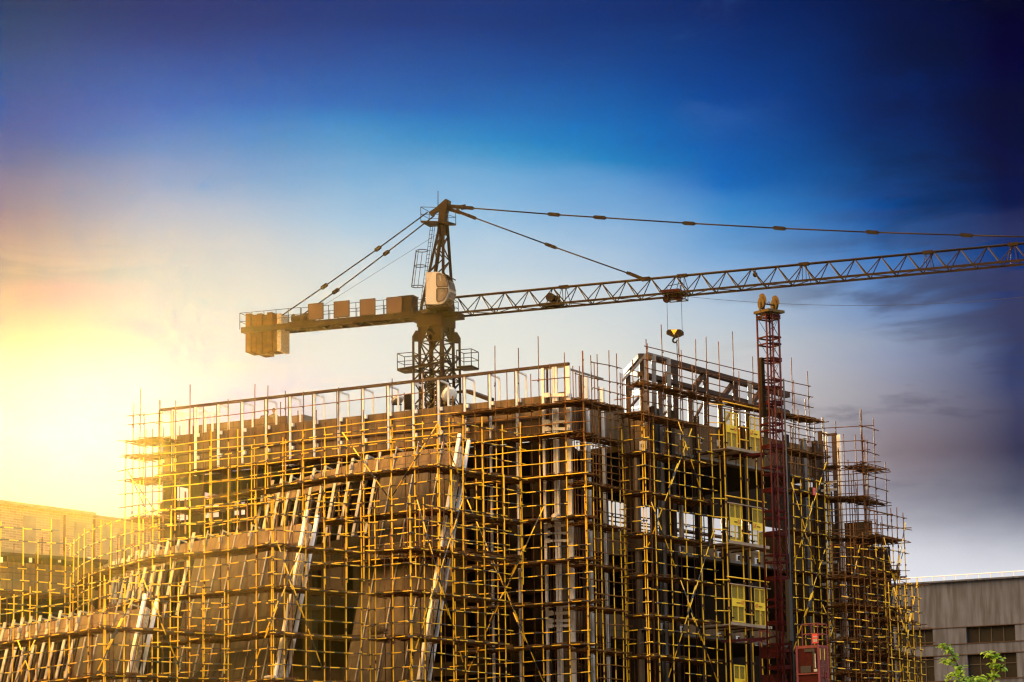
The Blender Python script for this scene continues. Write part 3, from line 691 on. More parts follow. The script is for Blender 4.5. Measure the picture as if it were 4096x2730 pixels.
fin('topmost leaning concrete wall, its broken end between two white posts near the middle', tA, 122.2, 3, .85, 2.6, 10, 0)
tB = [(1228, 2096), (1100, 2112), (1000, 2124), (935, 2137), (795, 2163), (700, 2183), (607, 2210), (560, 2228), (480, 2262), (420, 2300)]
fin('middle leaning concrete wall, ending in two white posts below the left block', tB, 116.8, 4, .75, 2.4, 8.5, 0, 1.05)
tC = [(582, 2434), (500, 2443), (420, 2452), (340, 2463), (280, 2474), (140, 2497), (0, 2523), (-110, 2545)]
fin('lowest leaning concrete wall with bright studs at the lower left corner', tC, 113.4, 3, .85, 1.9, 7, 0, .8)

# ------------------------------------------------------------------ far left: wall band, canopy, brick building
db = thing('concrete_building', 'low concrete building with a plain band and dark canopy at the far left edge', 'building', flat(at_p(0, 2400, DR), 0))
DW = off(DR, 1.6); a = at_p(-150, 2300, DW); c = at_p(440, 2300, DW)
zt = lambda y: at_p(60, y, DW).z
wallp('wall_band', a, c, zt(2372), zt(2250), .3, CONC, db)
b = MB(); b.slab([a - V((0, .6, 0)), c - V((0, .6, 0)), c + V((-1.5, 3, 0)), a + V((-1.5, 3, 0))], zt(2232), zt(2218)); b.build('canopy', DEEP, db)
for x in (5, 122, 238, 357): 
    p = at_p(x, 2240, off(DW, -.3)); b = MB(); b.box(p, V((1, 0, 0)), V((0, 1, 0)), Z3, .12, .1, .22); b.build('bracket', GALV, db)
b = MB(); b.slab([a + V((0, .4, 0)), c + V((0, .4, 0)), c + V((-4, 5, 0)), a + V((-4, 5, 0))], zt(2372) - .3, zt(2372) + .1); b.build('floor_slab', SHADEC, db)
for x in (20, 110, 190, 300, 380): 
    p = at_p(x, 2450, off(DW, 2)); b = MB(); b.box(flat(p, 11), V((1, 0, 0)), V((0, 1, 0)), Z3, .4, .4, 12); b.build('column', SHADEC, db)
pl = off(DW, 5); wallp('back_wall', at_p(-150, 2500, pl), at_p(900, 2500, pl), 3, at_p(200, 2418, pl).z, .3, DEEP, db)
for x in (55, 203, 152, 168, 378):
    p = at_p(x, 2200, off(DR, 1.9)); tube1('prop', flat(p, zt(2400)), flat(p, zt(2085 + rnd.uniform(0, 120))), .03, RUST, db)

bb = thing('brick_building', 'old brick building with plastered piers in the glow at the left edge', 'building', flat(at_y(0, 2200, 150), 0))
BP = plane(at_y(0, 2200, 150), 52); a = at_p(-200, 2100, BP); c = at_p(372, 2100, BP); e = at_p(720, 2100, BP)
z0 = at_p(0, 2013, BP).z; z1 = at_p(460, 2083, BP).z
wallp('brick_wall', a, c, 0, z0, .4, BRICK2, bb); wallp('brick_wall', c + V((.02, .0, 0)), e, 0, z1, .4, BRICK2, bb)
b = MB(); b.bar(flat(a, z0 + .05), flat(c, z0 + .05), .5, .14); b.build('coping', PLAST, bb)
b = MB(); b.bar(flat(c, z1 + .05), flat(e, z1 + .05), .5, .14); b.build('coping', PLAST, bb)
for x, w, M in ((118, .5, PLAST), (222, .35, PLAST), (258, .12, RUST), (322, .5, PLAST), (430, .5, PLAST), (377, .16, RUST), (500, .4, PLAST)):
    p = at_p(x, 2120, off(BP, -.06)); d = V((BP[2], BP[3], 0)); b = MB(); zz0 = z0 - .5 if x < 370 else z1 - .4
    if M is RUST: b.tube(flat(p, zz0 - 3), flat(p, zz0 + .3), .07, 6)
    else: b.box(flat(p, zz0 / 2), d, V((-d.y, d.x, 0)), Z3, w * 1.6, .1, zz0)
    b.build('drain_pipe' if M is RUST else 'pier', M, bb)
b = MB(); z2 = at_p(0, 2195, BP).z; b.wall(flat(at_p(-200, 2200, off(BP, -.1))), flat(at_p(700, 2200, off(BP, -.1))), 0, z2, .1); b.build('plinth', PLAST, bb)

# ------------------------------------------------------------------ grey building, right
GP = plane(at_y(3650, 2600, 226), -24); gd = V((GP[2], GP[3], 0)); gn = V((-gd.y, gd.x, 0))
gb = thing('grey_building', 'plain grey concrete building with dark strip windows at the right edge', 'building', flat(at_p(3650, 2600, GP), 0))
zt_ = at_p(3900, 2323, GP).z
xa, xb = at_p(3330, 2500, GP), at_p(4400, 2500, GP)
zr_ = [at_p(3868, y, GP).z for y in (2508, 2575, 2619, 2721, 2765)]
cols_w = [((3330, 3480)), ((3590, 3734)), ((3868, 4064)), ((4180, 4400))]
def gx(x): return at_p(x, 2600, GP)
wallp('wall_top', xa, xb, zr_[0], zt_, .5, GREYC, gb)
wallp('wall_band', xa, xb, zr_[2], zr_[1], .5, GREYC, gb); wallp('wall_band', xa, xb, 0, zr_[3], .5, GREYC, gb)
for z_a, z_b in ((zr_[1], zr_[0]), (zr_[3], zr_[2])):
    for q0, q1 in ((3480, 3590), (3734, 3868), (4064, 4180)): wallp('wall_pier', gx(q0), gx(q1), z_a, z_b, .5, GREYC, gb)
    for q0, q1 in cols_w:
        wd = MB(); A = gx(q0) + gn * .3; B = gx(q1) + gn * .3; wd.wall(A, B, z_a + .02, z_b - .02, .05)
        w_ = wd.build('window', DARKW, gb); f = MB()
        for k in range(1, 4): f.box(flat(A.lerp(B, k / 4) - gn * .03, (z_a + z_b) / 2), gd, gn, Z3, .07, .06, z_b - z_a - .1)
        if z_a == zr_[3]: f.bar(flat(A - gn * .03, z_a * .4 + z_b * .6), flat(B - gn * .03, z_a * .4 + z_b * .6), .06, .06)
        f.build('frame', BLACK, w_)
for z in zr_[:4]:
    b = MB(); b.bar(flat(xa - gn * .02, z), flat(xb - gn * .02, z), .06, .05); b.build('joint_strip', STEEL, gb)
b = MB(); b.bar(flat(xa - gn * .1, zt_ + .06), flat(xb - gn * .1, zt_ + .06), .3, .12); b.build('roof_edge', GREYC, gb)
b = MB()
p0, p1 = flat(xa, zt_ + .5), flat(xb, zt_ + .5); b.tube(p0, p1, .03, 5)
for i in range(24): q = p0.lerp(p1, i / 23); b.tube(q, q - V((0, 0, .35)), .025, 4)
b.build('roof_wire', TRIM, gb)
b = MB(); b.slab([xa + gn * .6, xb + gn * .6, xb + gn * 12, xa + gn * 12], 0, zt_ - .2); b.build('building_core', GREYC, gb)

# ------------------------------------------------------------------ bits on the decks and the roof
def lamp(label, px, py, Y, r, aim):
    p = at_y(px, py, Y); root = thing('floodlight', label, 'floodlight', p - V((0, 0, 1.4)))
    b = MB(); b.lathe(p, aim, [(-.9 * r, .25 * r), (-.6 * r, .45 * r), (-.2 * r, .9 * r), (0, r), (.02, r * .94)], 14); b.build('reflector', WHITE, root, smooth=True)
    b = MB(); b.lathe(p + V(aim).normalized() * .03, aim, [(0, r * .92), (.1 * r, r * .7), (.16 * r, .2 * r)], 14); b.build('lens', LAMPG, root, smooth=True)
    b = MB(); b.tube(p - V((.2, 0, .15)), p - V((.2, 0, 1.4)), .025); b.tube(p - V((-.15, 0, .2)), p - V((-.15, 0, 1.4)), .025); b.bar(p - V((.25, 0, .2)), p + V((.2, 0, -.2)), .05, .05); b.build('stand', CRDK, root)
lamp('white floodlight tilted downwards on the roof left of the crane mast', 1590, 1602, 134, .32, (.35, -.5, -.8))
lamp('round glass floodlight on the roof at the foot of the crane mast', 1798, 1582, 134, .42, (.5, -.8, -.25))
b = MB(); p = at_y(1638, 1610, 134.5); b.box(p, V((1, 0, 0)), V((0, 1, 0)), Z3, .5, .3, .7); b.box(p + V((0, -.16, 0)), V((1, 0, 0)), V((0, 1, 0)), Z3, .42, .02, .6)
b.tube(p + V((-.2, 0, .3)), p + V((-.75, 0, -.1)), .02); one(b, 'switch_box', CRDK, 'dark switch box on the roof just right of the tilted floodlight', 'switch box')
b = MB(); a = at_y(1870, 1565, 136); c = at_y(1965, 1600, 134); b.bar(a, c, .3, .16); b.bar(a + V((-.4, .2, -.6)), c + V((-.6, .2, -.2)), .12, .12); b.bar(a, a + V((-1.0, 0, -.1)), .12, .12)
one(b, 'steel_beam', CRANE, 'loose yellow steel beam leaning on the roof right of the crane mast', 'beam')
# low block wall on the roof behind the parapet
RP_ = off(LW, 5.5)
b = MB(); a = at_p(770, 1705, RP_); c = at_p(1142, 1667, RP_); b.wall(a, c, zPar - .3, at_p(1100, 1668, RP_).z, .2)
one(b, 'block_wall', CONC, 'low block wall on the roof behind the long parapet, below the two workers', 'wall')
b = MB(); a = at_p(1155, 1664, RP_); c = at_p(1215, 1660, RP_); b.wall(a, c, zPar - .3, at_p(1185, 1662, RP_).z, 1.2)
one(b, 'roof_hatch', PLAST, 'pale block box on the roof right of the two workers', 'roof box')
for i, x in enumerate((690, 715, 738, 765, 790, 815, 850)):
    p = at_p(x, 1690, off(LW, 2.5 + .2 * i)); h = at_p(x, 1655 - i, off(LW, 2.5 + .2 * i)).z
    b = MB(); b.box(flat(p, (h + zPar) / 2 - .2), DL, NL, Z3, .09, .06, h - zPar + .4); b.bar(flat(p, h), flat(p + NL * .4 + DL * .35, h - .1), .08, .05)
    one(b, 'steel_stud', GALV, 'pale upright steel stud on the roof behind the left end of the parapet', 'stud', 'loose studs on the roof')

def ball(mb, c, rx, ry, rz, n=12):
    c = V(c); vs = []; fs = []
    for i in range(n + 1):
        t = math.pi * i / n
        for j in range(n): a = 2 * math.pi * j / n; vs.append(c + V((rx * math.sin(t) * math.cos(a), ry * math.sin(t) * math.sin(a), rz * math.cos(t))))
    for i in range(n):
        for j in range(n): fs.append((i * n + j, (i + 1) * n + j, (i + 1) * n + (j + 1) % n, i * n + (j + 1) % n))
    mb.add(vs, fs)
def worker(label, head, bend, M):
    # body from pelvis; bend moves the shoulders forward (toward the viewer's left) and down
    h = V(head); z0 = zPar - .3
    root = thing('person', label, 'person', flat(h + bend * .0, z0))
    pel = h - bend + V((0, 0, -.72)); neck = h + V((0, 0, -.17)); ch = neck.lerp(pel, .3)
    s = V((.19, 0, 0)); leg = max(pel.z - z0, .4)
    J = [pel, pel.lerp(ch, .5), ch, neck, ch + s + V((0, 0, .06)), ch + s * 1.35 + V((.02, -.04, -.22)), ch + s * 1.0 + V((-.05, -.28, -.32)), ch - s + V((0, 0, .06)), ch - s * 1.35 + V((-.02, -.04, -.22)), ch - s * 1.0 + V((.05, -.28, -.34)),
         pel + V((.1, 0, -.05)), pel + V((.12, -.05, -.5 * leg)), pel + V((.12, 0, -leg + .04)), pel + V((-.1, 0, -.05)), pel + V((-.12, -.05, -.5 * leg)), pel + V((-.12, 0, -leg + .04))]
    E = [(0, 1), (1, 2), (2, 3), (2, 4), (4, 5), (5, 6), (2, 7), (7, 8), (8, 9), (0, 10), (10, 11), (11, 12), (0, 13), (13, 14), (14, 15)]
    me = bpy.data.meshes.new('body'); me.from_pydata([tuple(j) for j in J], E, []); me.materials.append(M)
    o = bpy.data.objects.new('body', me); COL.objects.link(o); o.parent = root; o.location = -root.location
    sk = o.modifiers.new('skin', 'SKIN'); sk.use_smooth_shade = True
    bpy.context.view_layer.update()
    if len(me.skin_vertices):
        rr = [.15, .15, .17, .065, .075, .06, .045, .075, .06, .045, .1, .075, .055, .1, .075, .055]
        for v, r in zip(me.skin_vertices[0].data, rr): v.radius = (r, r * .85)
    ss = o.modifiers.new('sub', 'SUBSURF'); ss.levels = 1; ss.render_levels = 2
    b = MB(); ball(b, h, .078, .095, .115); ball(b, h + V((0, -.095, -.01)), .014, .022, .024, 6)
    for sx_ in (-1, 1): ball(b, h + V((sx_ * .078, 0, -.005)), .012, .02, .03, 6)
    ball(b, h + V((0, -.085, -.05)), .028, .014, .01, 6); b.tube(h - V((0, 0, .08)), neck - V((0, 0, .05)), .05, 8); b.build('head', SKIN, root, smooth=True)
    b = MB()
    for sx_ in (-1, 1): ball(b, h + V((sx_ * .03, -.088, .018)), .012, .008, .007, 6)
    ball(b, h + V((0, .012, .042)), .085, .098, .085); b.build('hair', HAIR, root, smooth=True)
    for q, sg in ((J[6], 1), (J[9], -1)):
        b = MB(); ball(b, q + V((-.02 * sg, -.06, -.02)), .035, .05, .022, 8)
        for i in range(4):
            f0 = q + V(((i - 1.5) * .02 - .02 * sg, -.1, -.02)); f1 = f0 + V((0, -.04 - .008 * (i in (1, 2)), -.012)); b.tube(f0, f1, .0095, 6); b.tube(f1, f1 + V((0, -.012, -.035)), .0085, 6)
        b.tube(q + V((-.05 * sg, -.05, -.02)), q + V((-.075 * sg, -.09, -.03)), .011, 6); b.build('hand', SKIN, root, smooth=True)
worker('worker in a camouflage jacket facing the viewer behind the low roof wall', at_p(1095, 1643, off(LW, 6.2)), V((0, .05, 0)), CLOTH)
worker('stooping worker in a plain jacket beside the one in camouflage', at_p(1068, 1652, off(LW, 6.3)), V((.28, .1, -.28)), CLOTH2)

def sack(label, px, py, pl, sx_, sz_, M, name='sack', cat='sack'):
    p = at_p(px, py, pl); b = MB(); vs = []; n = 12; fs = []
    for i in range(n + 1):
        t = math.pi * i / n
        for j in range(n):
            a = 2 * math.pi * j / n; k = 1 + .22 * math.sin(3 * a + i) * math.sin(t)
            vs.append(p + DL * (sx_ * math.sin(t) * math.cos(a) * k) + NL * (.3 * math.sin(t) * math.sin(a) * k) + V((0, 0, max(-.3, math.cos(t)) * sz_ * k)))
    for i in range(n):
        for j in range(n): fs.append((i * n + j, (i + 1) * n + j, (i + 1) * n + (j + 1) % n, i * n + (j + 1) % n))
    b.add(vs, fs); one(b, name, M, label, cat, smooth=True)
sack('pale cloth bundle on the deck at the foot of the middle white posts', 1085, 2712, off(B1R, .4), .3, .09, TARP)
sack('grey sack lying on a deck above the large crossed braces', 2030, 2236, off(LP, .4), .28, .1, TARP)
sack('rolled grey tarpaulin on the scaffold right of the red hoist cage', 3335, 2556, off(RZ, .2), .5, .24, TARP)
sack('white rag on the deck below the corner column', 2225, 2078, off(LP, .3), .2, .26, TARP, 'rag', 'rag')
b = MB(); p = at_p(1500, 2540, off(A2L, .5))
for i in range(14): b.tube(p + V((-.25 + i * .03, 0, 0)), p + V((-.05 + i * .05, -.1, .42 - .018 * i)), .012, 4)
b.tube(p + V((-.25, 0, 0)), p + V((.55, -.1, .05)), .02); b.tube(p + V((-.3, 0, .12)), p + V((.0, -.1, .48)), .015)
one(b, 'wire_grid', BAMB, 'fan of pale wire grid tilted on a deck in the dark middle bay', 'wire grid')
b = MB(); p = at_p(3257, 1967, off(RZ, -.15)); b.box(p, DR_, NR, Z3, .26, .02, .36); 
for k, (w_, dz) in enumerate(((.2, .13), (.16, .07), (.19, .0), (.19, -.06), (.15, -.12))): b.box(p - NR * .012 + V((0, 0, dz)), DR_, NR, Z3, w_, .006, .022, mi=1)
one(b, 'safety_sign', [REDS, TARP], 'small red notice with white lines of writing on the scaffold right of the mast', 'sign')
b = MB(); p = at_p(3050, 2218, off(RPW, -.4)); b.prism([p, p + V((.12, 0, .05)), p + V((.16, 0, -.1)), p + V((.05, 0, -.06))], V((.02, .05, 0)))
one(b, 'net_scrap', GREEN, 'scrap of green netting under the lower left corner of the gate deck', 'netting')
# ================================================================== gate bay and yellow gates
H0 = at_p(2909, 2100, off(RPW, -.35)); HP = plane(H0, 51.5)
hb = thing('gate_tower', 'yellow tube gate tower with pale edged decks, left of the red hoist mast', 'scaffold tower', flat(H0, ZB), GRP_SC)
for x, o_, y0 in ((2909, 0, 1700), (2972, 0, 1660), (2999, 0, 1690), (3061, 0, 1755), (2890, .9, 1640), (3035, .9, 1720)):
    pl = off(HP, o_); p = at_p(x, 2200, pl); z1 = at_p(x, y0, pl).z; mb = MB(); mb.tube(flat(p, ZB), flat(p, z1), .03, 6)
    z = ZB + .4
    while z < z1: mb.box(flat(p, z) - NR * .03, DR_, NR, Z3, .09, .1, .1, mi=1); z += 1.2
    mb.build('upright_pole', [YEL, CLAMP], hb)
decks = [(1790, 2905), (2168, 2914), (2494, 2922)]
for y, x in decks:
    a = at_p(x - 6, y, HP); z = a.z; c = flat(at_p(3068, 2200, HP), z); a = a - NR * .12; c = c - NR * .12
    mb = MB(); mb.bar(a, c, .05, .13); mb.build('edge_board', PLANK, hb)
    mb = MB(); mb.slab([a + NR * .04, c + NR * .04, c + NR * 1.7, a + NR * 1.7], z - .07, z - .02); mb.build('deck', PLANK, hb)
    for k in (.15, .5, .85): q = a.lerp(c, k); tube1('deck_bearer', q + V((0, 0, -.11)), q + NR * 1.8 + V((0, 0, -.11)), .03, RUST, hb)
    for dz, M in ((2.05, YEL), (2.0, YEL)):
        tube1('head_tube', a + NR * .08 - DR_ * .1 + V((0, 0, dz + .05)), c + NR * .08 + V((0, 0, dz + .05)), .03, M, hb) if dz == 2.05 else tube1('hang_tube', a + NR * .02 + V((0, 0, dz - .22)), c + NR * .02 + V((0, 0, dz - .22)), .028, PLANK, hb)
    u0, u1 = flat(at_p(2974, 2200, HP)), flat(at_p(3001, 2200, HP))
    for dz in (.5, 1.1): tube1('bay_rail', flat(u0 - DR_ * .08, z + dz) - NR * .06, flat(u1 + DR_ * .06, z + dz) - NR * .06, .028, YEL, hb)
    for dz in (.55, 1.1, 1.95): q = flat(at_p(2850, 2100, off(HP, .3)), z + dz); tube1('link_tube', q, flat(H0, z + dz) - NR * .05, .026, YEL, hb)
def text(body, p, size, M, parent, xd, nd):
    cu = bpy.data.curves.new('lettering', 'FONT'); cu.body = body; cu.size = size; cu.extrude = .004; cu.align_x = 'CENTER'; cu.align_y = 'CENTER'
    cu.materials.append(M); o = bpy.data.objects.new('lettering', cu); COL.objects.link(o)
    X = V(xd).normalized(); Zn = V(nd).normalized(); Y = Zn.cross(X)
    mm = o.matrix_world.copy()
    for i in range(3): mm[i][0], mm[i][1], mm[i][2], mm[i][3] = X[i], Y[i], Zn[i], p[i]
    bpy.context.view_layer.update()
    me = bpy.data.meshes.new_from_object(o.evaluated_get(bpy.context.evaluated_depsgraph_get())); bpy.data.objects.remove(o)
    o = bpy.data.objects.new('lettering', me); COL.objects.link(o)
    if not me.materials: me.materials.append(M)
    o.parent = parent
    w = V((0, 0, 0)); q = parent
    while q is not None: w += q.location; q = q.parent
    mm.translation = V(p) - w; o.matrix_local = mm
    return o
def gate(label, x0, x1, ytop, ybot, word, left, cut=None):
    pl = off(HP, -.05); A = at_p(x0, ybot, pl); B0 = at_p(x1, ybot + 12, pl); B = flat(B0, A.z); H = at_p(x0, ytop, pl).z - A.z
    g = thing('hoist_gate', label, 'gate', A, 'yellow landing gates')
    w = (B - A).length; n = -NR
    fr_ = MB()
    def pt(u, v, o_=0): return A + DR_ * (u * w) + V((0, 0, v * H)) + n * o_
    for u in (0.02, .5, .98): fr_.bar(pt(u, 0), pt(u, 1), .04, .05, up=n)
    for v in (.012, .988): fr_.bar(pt(0, v, .002), pt(1, v, .002), .045, .05)
    fr_.build('gate_frame', GATEY, g)
    for u in (.26, .74):
        m_ = MB(); m_.box(pt(u, .5, -.012), DR_, n, Z3, w * .46, .004, H * .96); m_.build('mesh_panel', GATEM, g)
    m_ = MB(); m_.box(pt(.5, .52, .03), DR_, n, Z3, w * .98, .012, H * .215); band = m_.build('number_board', GATEY, g)
    m_ = MB(); m_.box(pt(.5 if not left else .5, .515, .05), DR_, n, Z3, w * .3, .02, .03); m_.build('handle', CRDK, band)
    text(word, pt(.82 if left else .18, .52, .04), H * .17, CHARR, band, DR_, n)
    m_ = MB(); m_.bar(pt(-.06, 0, .02), pt(-.06, 1.06, .02), .04, .04, up=n); m_.bar(pt(-.15, .1, .03), pt(.12, .1, .03), .05, .05); m_.build('hinge_post', CRDK, g)
gate('yellow mesh gate reading 6F at its right edge, on the top gate deck', 2904, 2950, 1646, 1786, '6F', True)
gate('yellow mesh gate reading 6F at its left edge, on the top gate deck', 2999, 3044, 1666, 1806, '6F', False)
gate('yellow mesh gate reading 5F at its right edge, on the middle gate deck', 2920, 2966, 2014, 2161, '5F', True)
gate('yellow mesh gate reading 5F at its left edge, on the middle gate deck', 3011, 3056, 2034, 2182, '5F', False)
gate('bright yellow mesh gate reading 4F at its right edge, on the lowest gate deck', 2928, 2979, 2338, 2486, '4F', True)
gate('bright yellow mesh gate reading 4F at its left edge, on the lowest gate deck', 3019, 3063, 2354, 2502, '4F', False)
gate('yellow mesh gate reading 3F half cut by the lower edge of the photo', 2938, 2984, 2660, 2806, '3F', True)

# ================================================================== red hoist mast
HM = at_y(3092, 1900, 131.5); hm = thing('hoist_mast', 'tall dark red lattice hoist mast with two yellow sheaves on its head', 'hoist mast', flat(HM, 0))
ang = R_(38); ax = V((math.cos(ang), math.sin(ang), 0)); ay = V((-ax.y, ax.x, 0))
zT = at_y(3092, 1256, 131.5).z
S1, S2 = .78, .62
cor = [(-1, -1), (1, -1), (1, 1), (-1, 1)]
def hp(i, j, z): return flat(HM + ax * (i * S1 / 2) + ay * (j * S2 / 2), z)
ff = lambda i, j: tube1('corner_pipe', hp(i, j, 5), hp(i, j, zT), .045, RED, hm, 8)
for i, j in cor: ff(i, j)
for i in (-1, 1): tube1('guide_rail', flat(HM + ax * (i * .2) - ay * (.5), 5), flat(HM + ax * (i * .2) - ay * .5, zT), .045, RED, hm, 8)
tube1('guide_rail', flat(HM + ax * .62 - ay * .25, 5), flat(HM + ax * .62 - ay * .25, zT - 3), .04, PIPEB, hm, 8)
z = zT - .15; k = 0
while z > 8:
    mb = MB()
    for zz_ in (z, z - .32 if k % 2 else z - .1):
        for (a, c) in ((0, 1), (1, 2), (2, 3), (3, 0)):
            mb.bar(hp(*cor[a], zz_), hp(*cor[c], zz_), .05, .07)
        mb.bar(flat(HM - ax * .3 - ay * .5, zz_), flat(HM + ax * .3 - ay * .5, zz_), .05, .08)
        mb.bar(flat(HM + ax * .3 - ay * .5, zz_), hp(1, -1, zz_), .05, .06)
    for s_ in ((0, 1), (1, 2)):
        u = z - .95; mb.tube(hp(*cor[s_[0]], z), hp(*cor[s_[1]], u), .012, 5); mb.tube(hp(*cor[s_[1]], z), hp(*cor[s_[0]], u), .012, 5)
        mb.tube(hp(*cor[3], z), hp(*cor[2], u), .012, 5)
    mb.build('lattice_section', RED, hm); z -= 1.0; k += 1
mb = MB(); mb.box(flat(HM - ay * .1, zT + .05), ax, ay, Z3, 1.02, 1.0, .12); mb.build('head_frame', SHEAVE, hm)
sx_a = V((math.cos(R_(24)), math.sin(R_(24)), 0)); sy_a = V((-sx_a.y, sx_a.x, 0))
for s_ in (-1, 1):
    c = flat(HM + ax * (s_ * .40) - ay * .05, zT + .45)
    mb = MB(); mb.lathe(c - sx_a * .05, sx_a, [(0, .25), (.0, .3), (.04, .26), (.06, .26), (.1, .3), (.1, .25)], 22)
    mb.build('sheave', SHEAVE, hm, smooth=False)
    mb = MB()
    for q in range(9):
        a0 = R_(60 + q * 14); a1 = R_(60 + (q + 1) * 14)
        mb.bar(c + (sy_a * math.cos(a0) + Z3 * math.sin(a0)) * .36, c + (sy_a * math.cos(a1) + Z3 * math.sin(a1)) * .36, .17, .02, up=sx_a)
    mb.box(c - V((0, 0, .2)) - sx_a * .1, sx_a, sy_a, Z3, .03, .16, .5); mb.box(c - V((0, 0, .2)) + sx_a * .1, sx_a, sy_a, Z3, .03, .16, .5); mb.build('sheave_guard', SHEAVE, hm)
mb = MB(); q = flat(HM - ay * .1, zT + .42); mb.tube(q - ax * .36, q + ax * .36, .035, 8)
for i in range(6): a0 = R_(i * 36); mb.tube(q + ax * (.07 * math.cos(a0)) + Z3 * (.1 * math.sin(a0) + .03), q + ax * (.07 * math.cos(R_(i * 36 + 36))) + Z3 * (.1 * math.sin(R_(i * 36 + 36)) + .03), .012, 5)
mb.build('axle', CRDK, hm)
q0 = at_y(3048, 1432, 131.2); q1 = at_y(3052, 1668, 131.2); mb = MB(); mb.box((q0 + q1) / 2, ax, ay, Z3, .2, .16, q0.z - q1.z); mb.build('counterweight_plate', CRDK, hm)
mb = MB(); a = at_y(3155, 2320, 131); c = at_y(3160, 2565, 131); mb.box((a + c) / 2, ax, ay, Z3, .2, .22, a.z - c.z); mb.build('cable_trunk', BLACK, hm)
for y in (1815, 2555):
    a = at_y(3060, y, 132); c = at_p(2930 if y < 2000 else 2885, y + 12, off(RPW, .2)); mb = MB(); mb.bar(a, c, .1, .12); mb.bar(a + V((.5, 0, .1)), c.lerp(a, .4) + V((.3, 0, -.15)), .07, .08); mb.build('wall_tie', RED, hm)
# cages
cg = thing('hoist_cage', 'red hoist cage with a mesh end and roof rail, right of the mast', 'hoist cage', at_y(3270, 2700, 129.5))
CPl = plane(at_y(3272, 2650, 129.5), -30); dl = V((CPl[2], CPl[3], 0)); nl = V((-dl.y, dl.x, 0)); cr = at_p(3272, 2580, CPl); dr = V((math.cos(R_(50)), math.sin(R_(50)), 0)); ndr = V((dr.y, -dr.x, 0))
cl_ = at_p(3186, 2590, CPl); wL_ = (cr - cl_).length; hC = 2.5; ztc = cr.z; wR_ = .72
mb = MB(); mb.slab([flat(cr) - dl * wL_, flat(cr), flat(cr) + dr * wR_, flat(cr) - dl * wL_ + dr * wR_], ztc - .12, ztc); mb.slab([flat(cr) - dl * wL_, flat(cr), flat(cr) + dr * wR_, flat(cr) - dl * wL_ + dr * wR_], ztc - hC, ztc - hC + .12)
for o_ in (V((0, 0, 0)), -dl * wL_, dr * wR_, dr * wR_ - dl * wL_): mb.bar(flat(cr) + o_ + V((0, 0, ztc - hC)), flat(cr) + o_ + V((0, 0, ztc + .02)), .09, .09)
for dz in (-1.25,): mb.bar(cr + V((0, 0, dz)) - dl * wL_, cr + V((0, 0, dz)), .08, .06); mb.bar(cr + V((0, 0, dz - .12)), cr + V((0, 0, dz - .12)) + dr * wR_, .06, .05)
mb.build('cage_frame', REDL, cg)
mb = MB(); mb.wall(flat(cr) - dl * wL_ + nl * .02, flat(cr) + nl * .02, ztc - hC, ztc - .05, .03); mb.build('side_panel', RED, cg)
mb = MB(); mb.box(cr - dl * (wL_ * .4) + V((0, 0, -.22)), dl, nl, Z3, .5, .05, .14); mb.box(cr - dl * .2 + V((0, 0, -.65)) - nl * .02, dl, nl, Z3, .1, .05, .7); mb.box(cr - dl * .62 + V((0, 0, -1.05)), dl, nl, Z3, .5, .05, .3); mb.build('side_opening', BLACK, cg)
mb = MB(); mb.box(cr - dl * .13 + V((0, 0, -.7)) - nl * .06, dl, nl, Z3, .045, .03, .62); mb.box(cr - dl * .13 + V((0, 0, -1.12)) - nl * .06, dl, nl, Z3, .16, .03, .12); mb.build('light_strip', WHITE, cg)
e0 = flat(cr) + ndr * .01
mb = MB(); mb.wall(e0 + dr * .05, e0 + dr * (wR_ - .05), ztc - hC + .1, ztc - .1, .01); mb.build('mesh_end', REDM, cg)
mb = MB()
for u in (.12, .45): mb.bar(e0 + dr * u + V((0, 0, ztc - .65)), e0 + dr * u + V((0, 0, ztc - .15)), .03, .03, up=ndr)
mb.build('window_bars', GATEY, cg)
mb = MB(); c = e0 + dr * .48 + V((0, 0, ztc - 1.32)) + ndr * .03
for dz in (-.14, 0, .14): mb.box(c + V((0, 0, dz)), dr, ndr, Z3, .2, .03, .035)
for u in (-.085, .085): mb.box(c + dr * u, dr, ndr, Z3, .035, .03, .3)
mb.build('window_frame', REDL, cg)
mb = MB(); rr = [flat(cr) - dl * .75, flat(cr), flat(cr) + dr * wR_, flat(cr) - dl * .75 + dr * wR_]
for p in rr: mb.tube(p + V((0, 0, ztc)), p + V((0, 0, ztc + .95)), .022, 5)
for h_ in (.5, .95):
    for a, c in zip(rr, rr[1:] + rr[:1]): mb.tube(a + V((0, 0, ztc + h_)), c + V((0, 0, ztc + h_)), .02, 5)
mb.build('roof_rail', REDL, cg)
b_ = MB(); p = flat(cr) - dl * .12 + V((0, 0, ztc + .28)); b_.box(p, dl, nl, Z3, .3, .02, .42); b_.box(p - nl * .014 + V((0, 0, .08)), dl, nl, Z3, .2, .005, .06, mi=1); b_.box(p - nl * .014 - V((0, 0, .08)), dl, nl, Z3, .2, .005, .12, mi=1); b_.build('notice_board', [REDS, TARP], cg)
c2g = thing('hoist_cage', 'dark red hoist cage left of the mast, under the lowest gate deck', 'hoist cage', at_y(3060, 2700, 132.5))
Q = at_y(3040, 2590, 132.5); dq = V((math.cos(R_(-30)), math.sin(R_(-30)), 0)); nq = V((-dq.y, dq.x, 0))
mb = MB(); mb.wall(flat(Q), flat(Q) + dq * .95, Q.z - .5, Q.z, .7); mb.wall(flat(Q), flat(Q) + dq * .95, Q.z - 2.2, Q.z - 1.25, .7); mb.bar(flat(Q, Q.z - 2.4), Q, .08, .08); mb.build('cage_body', RED, c2g)
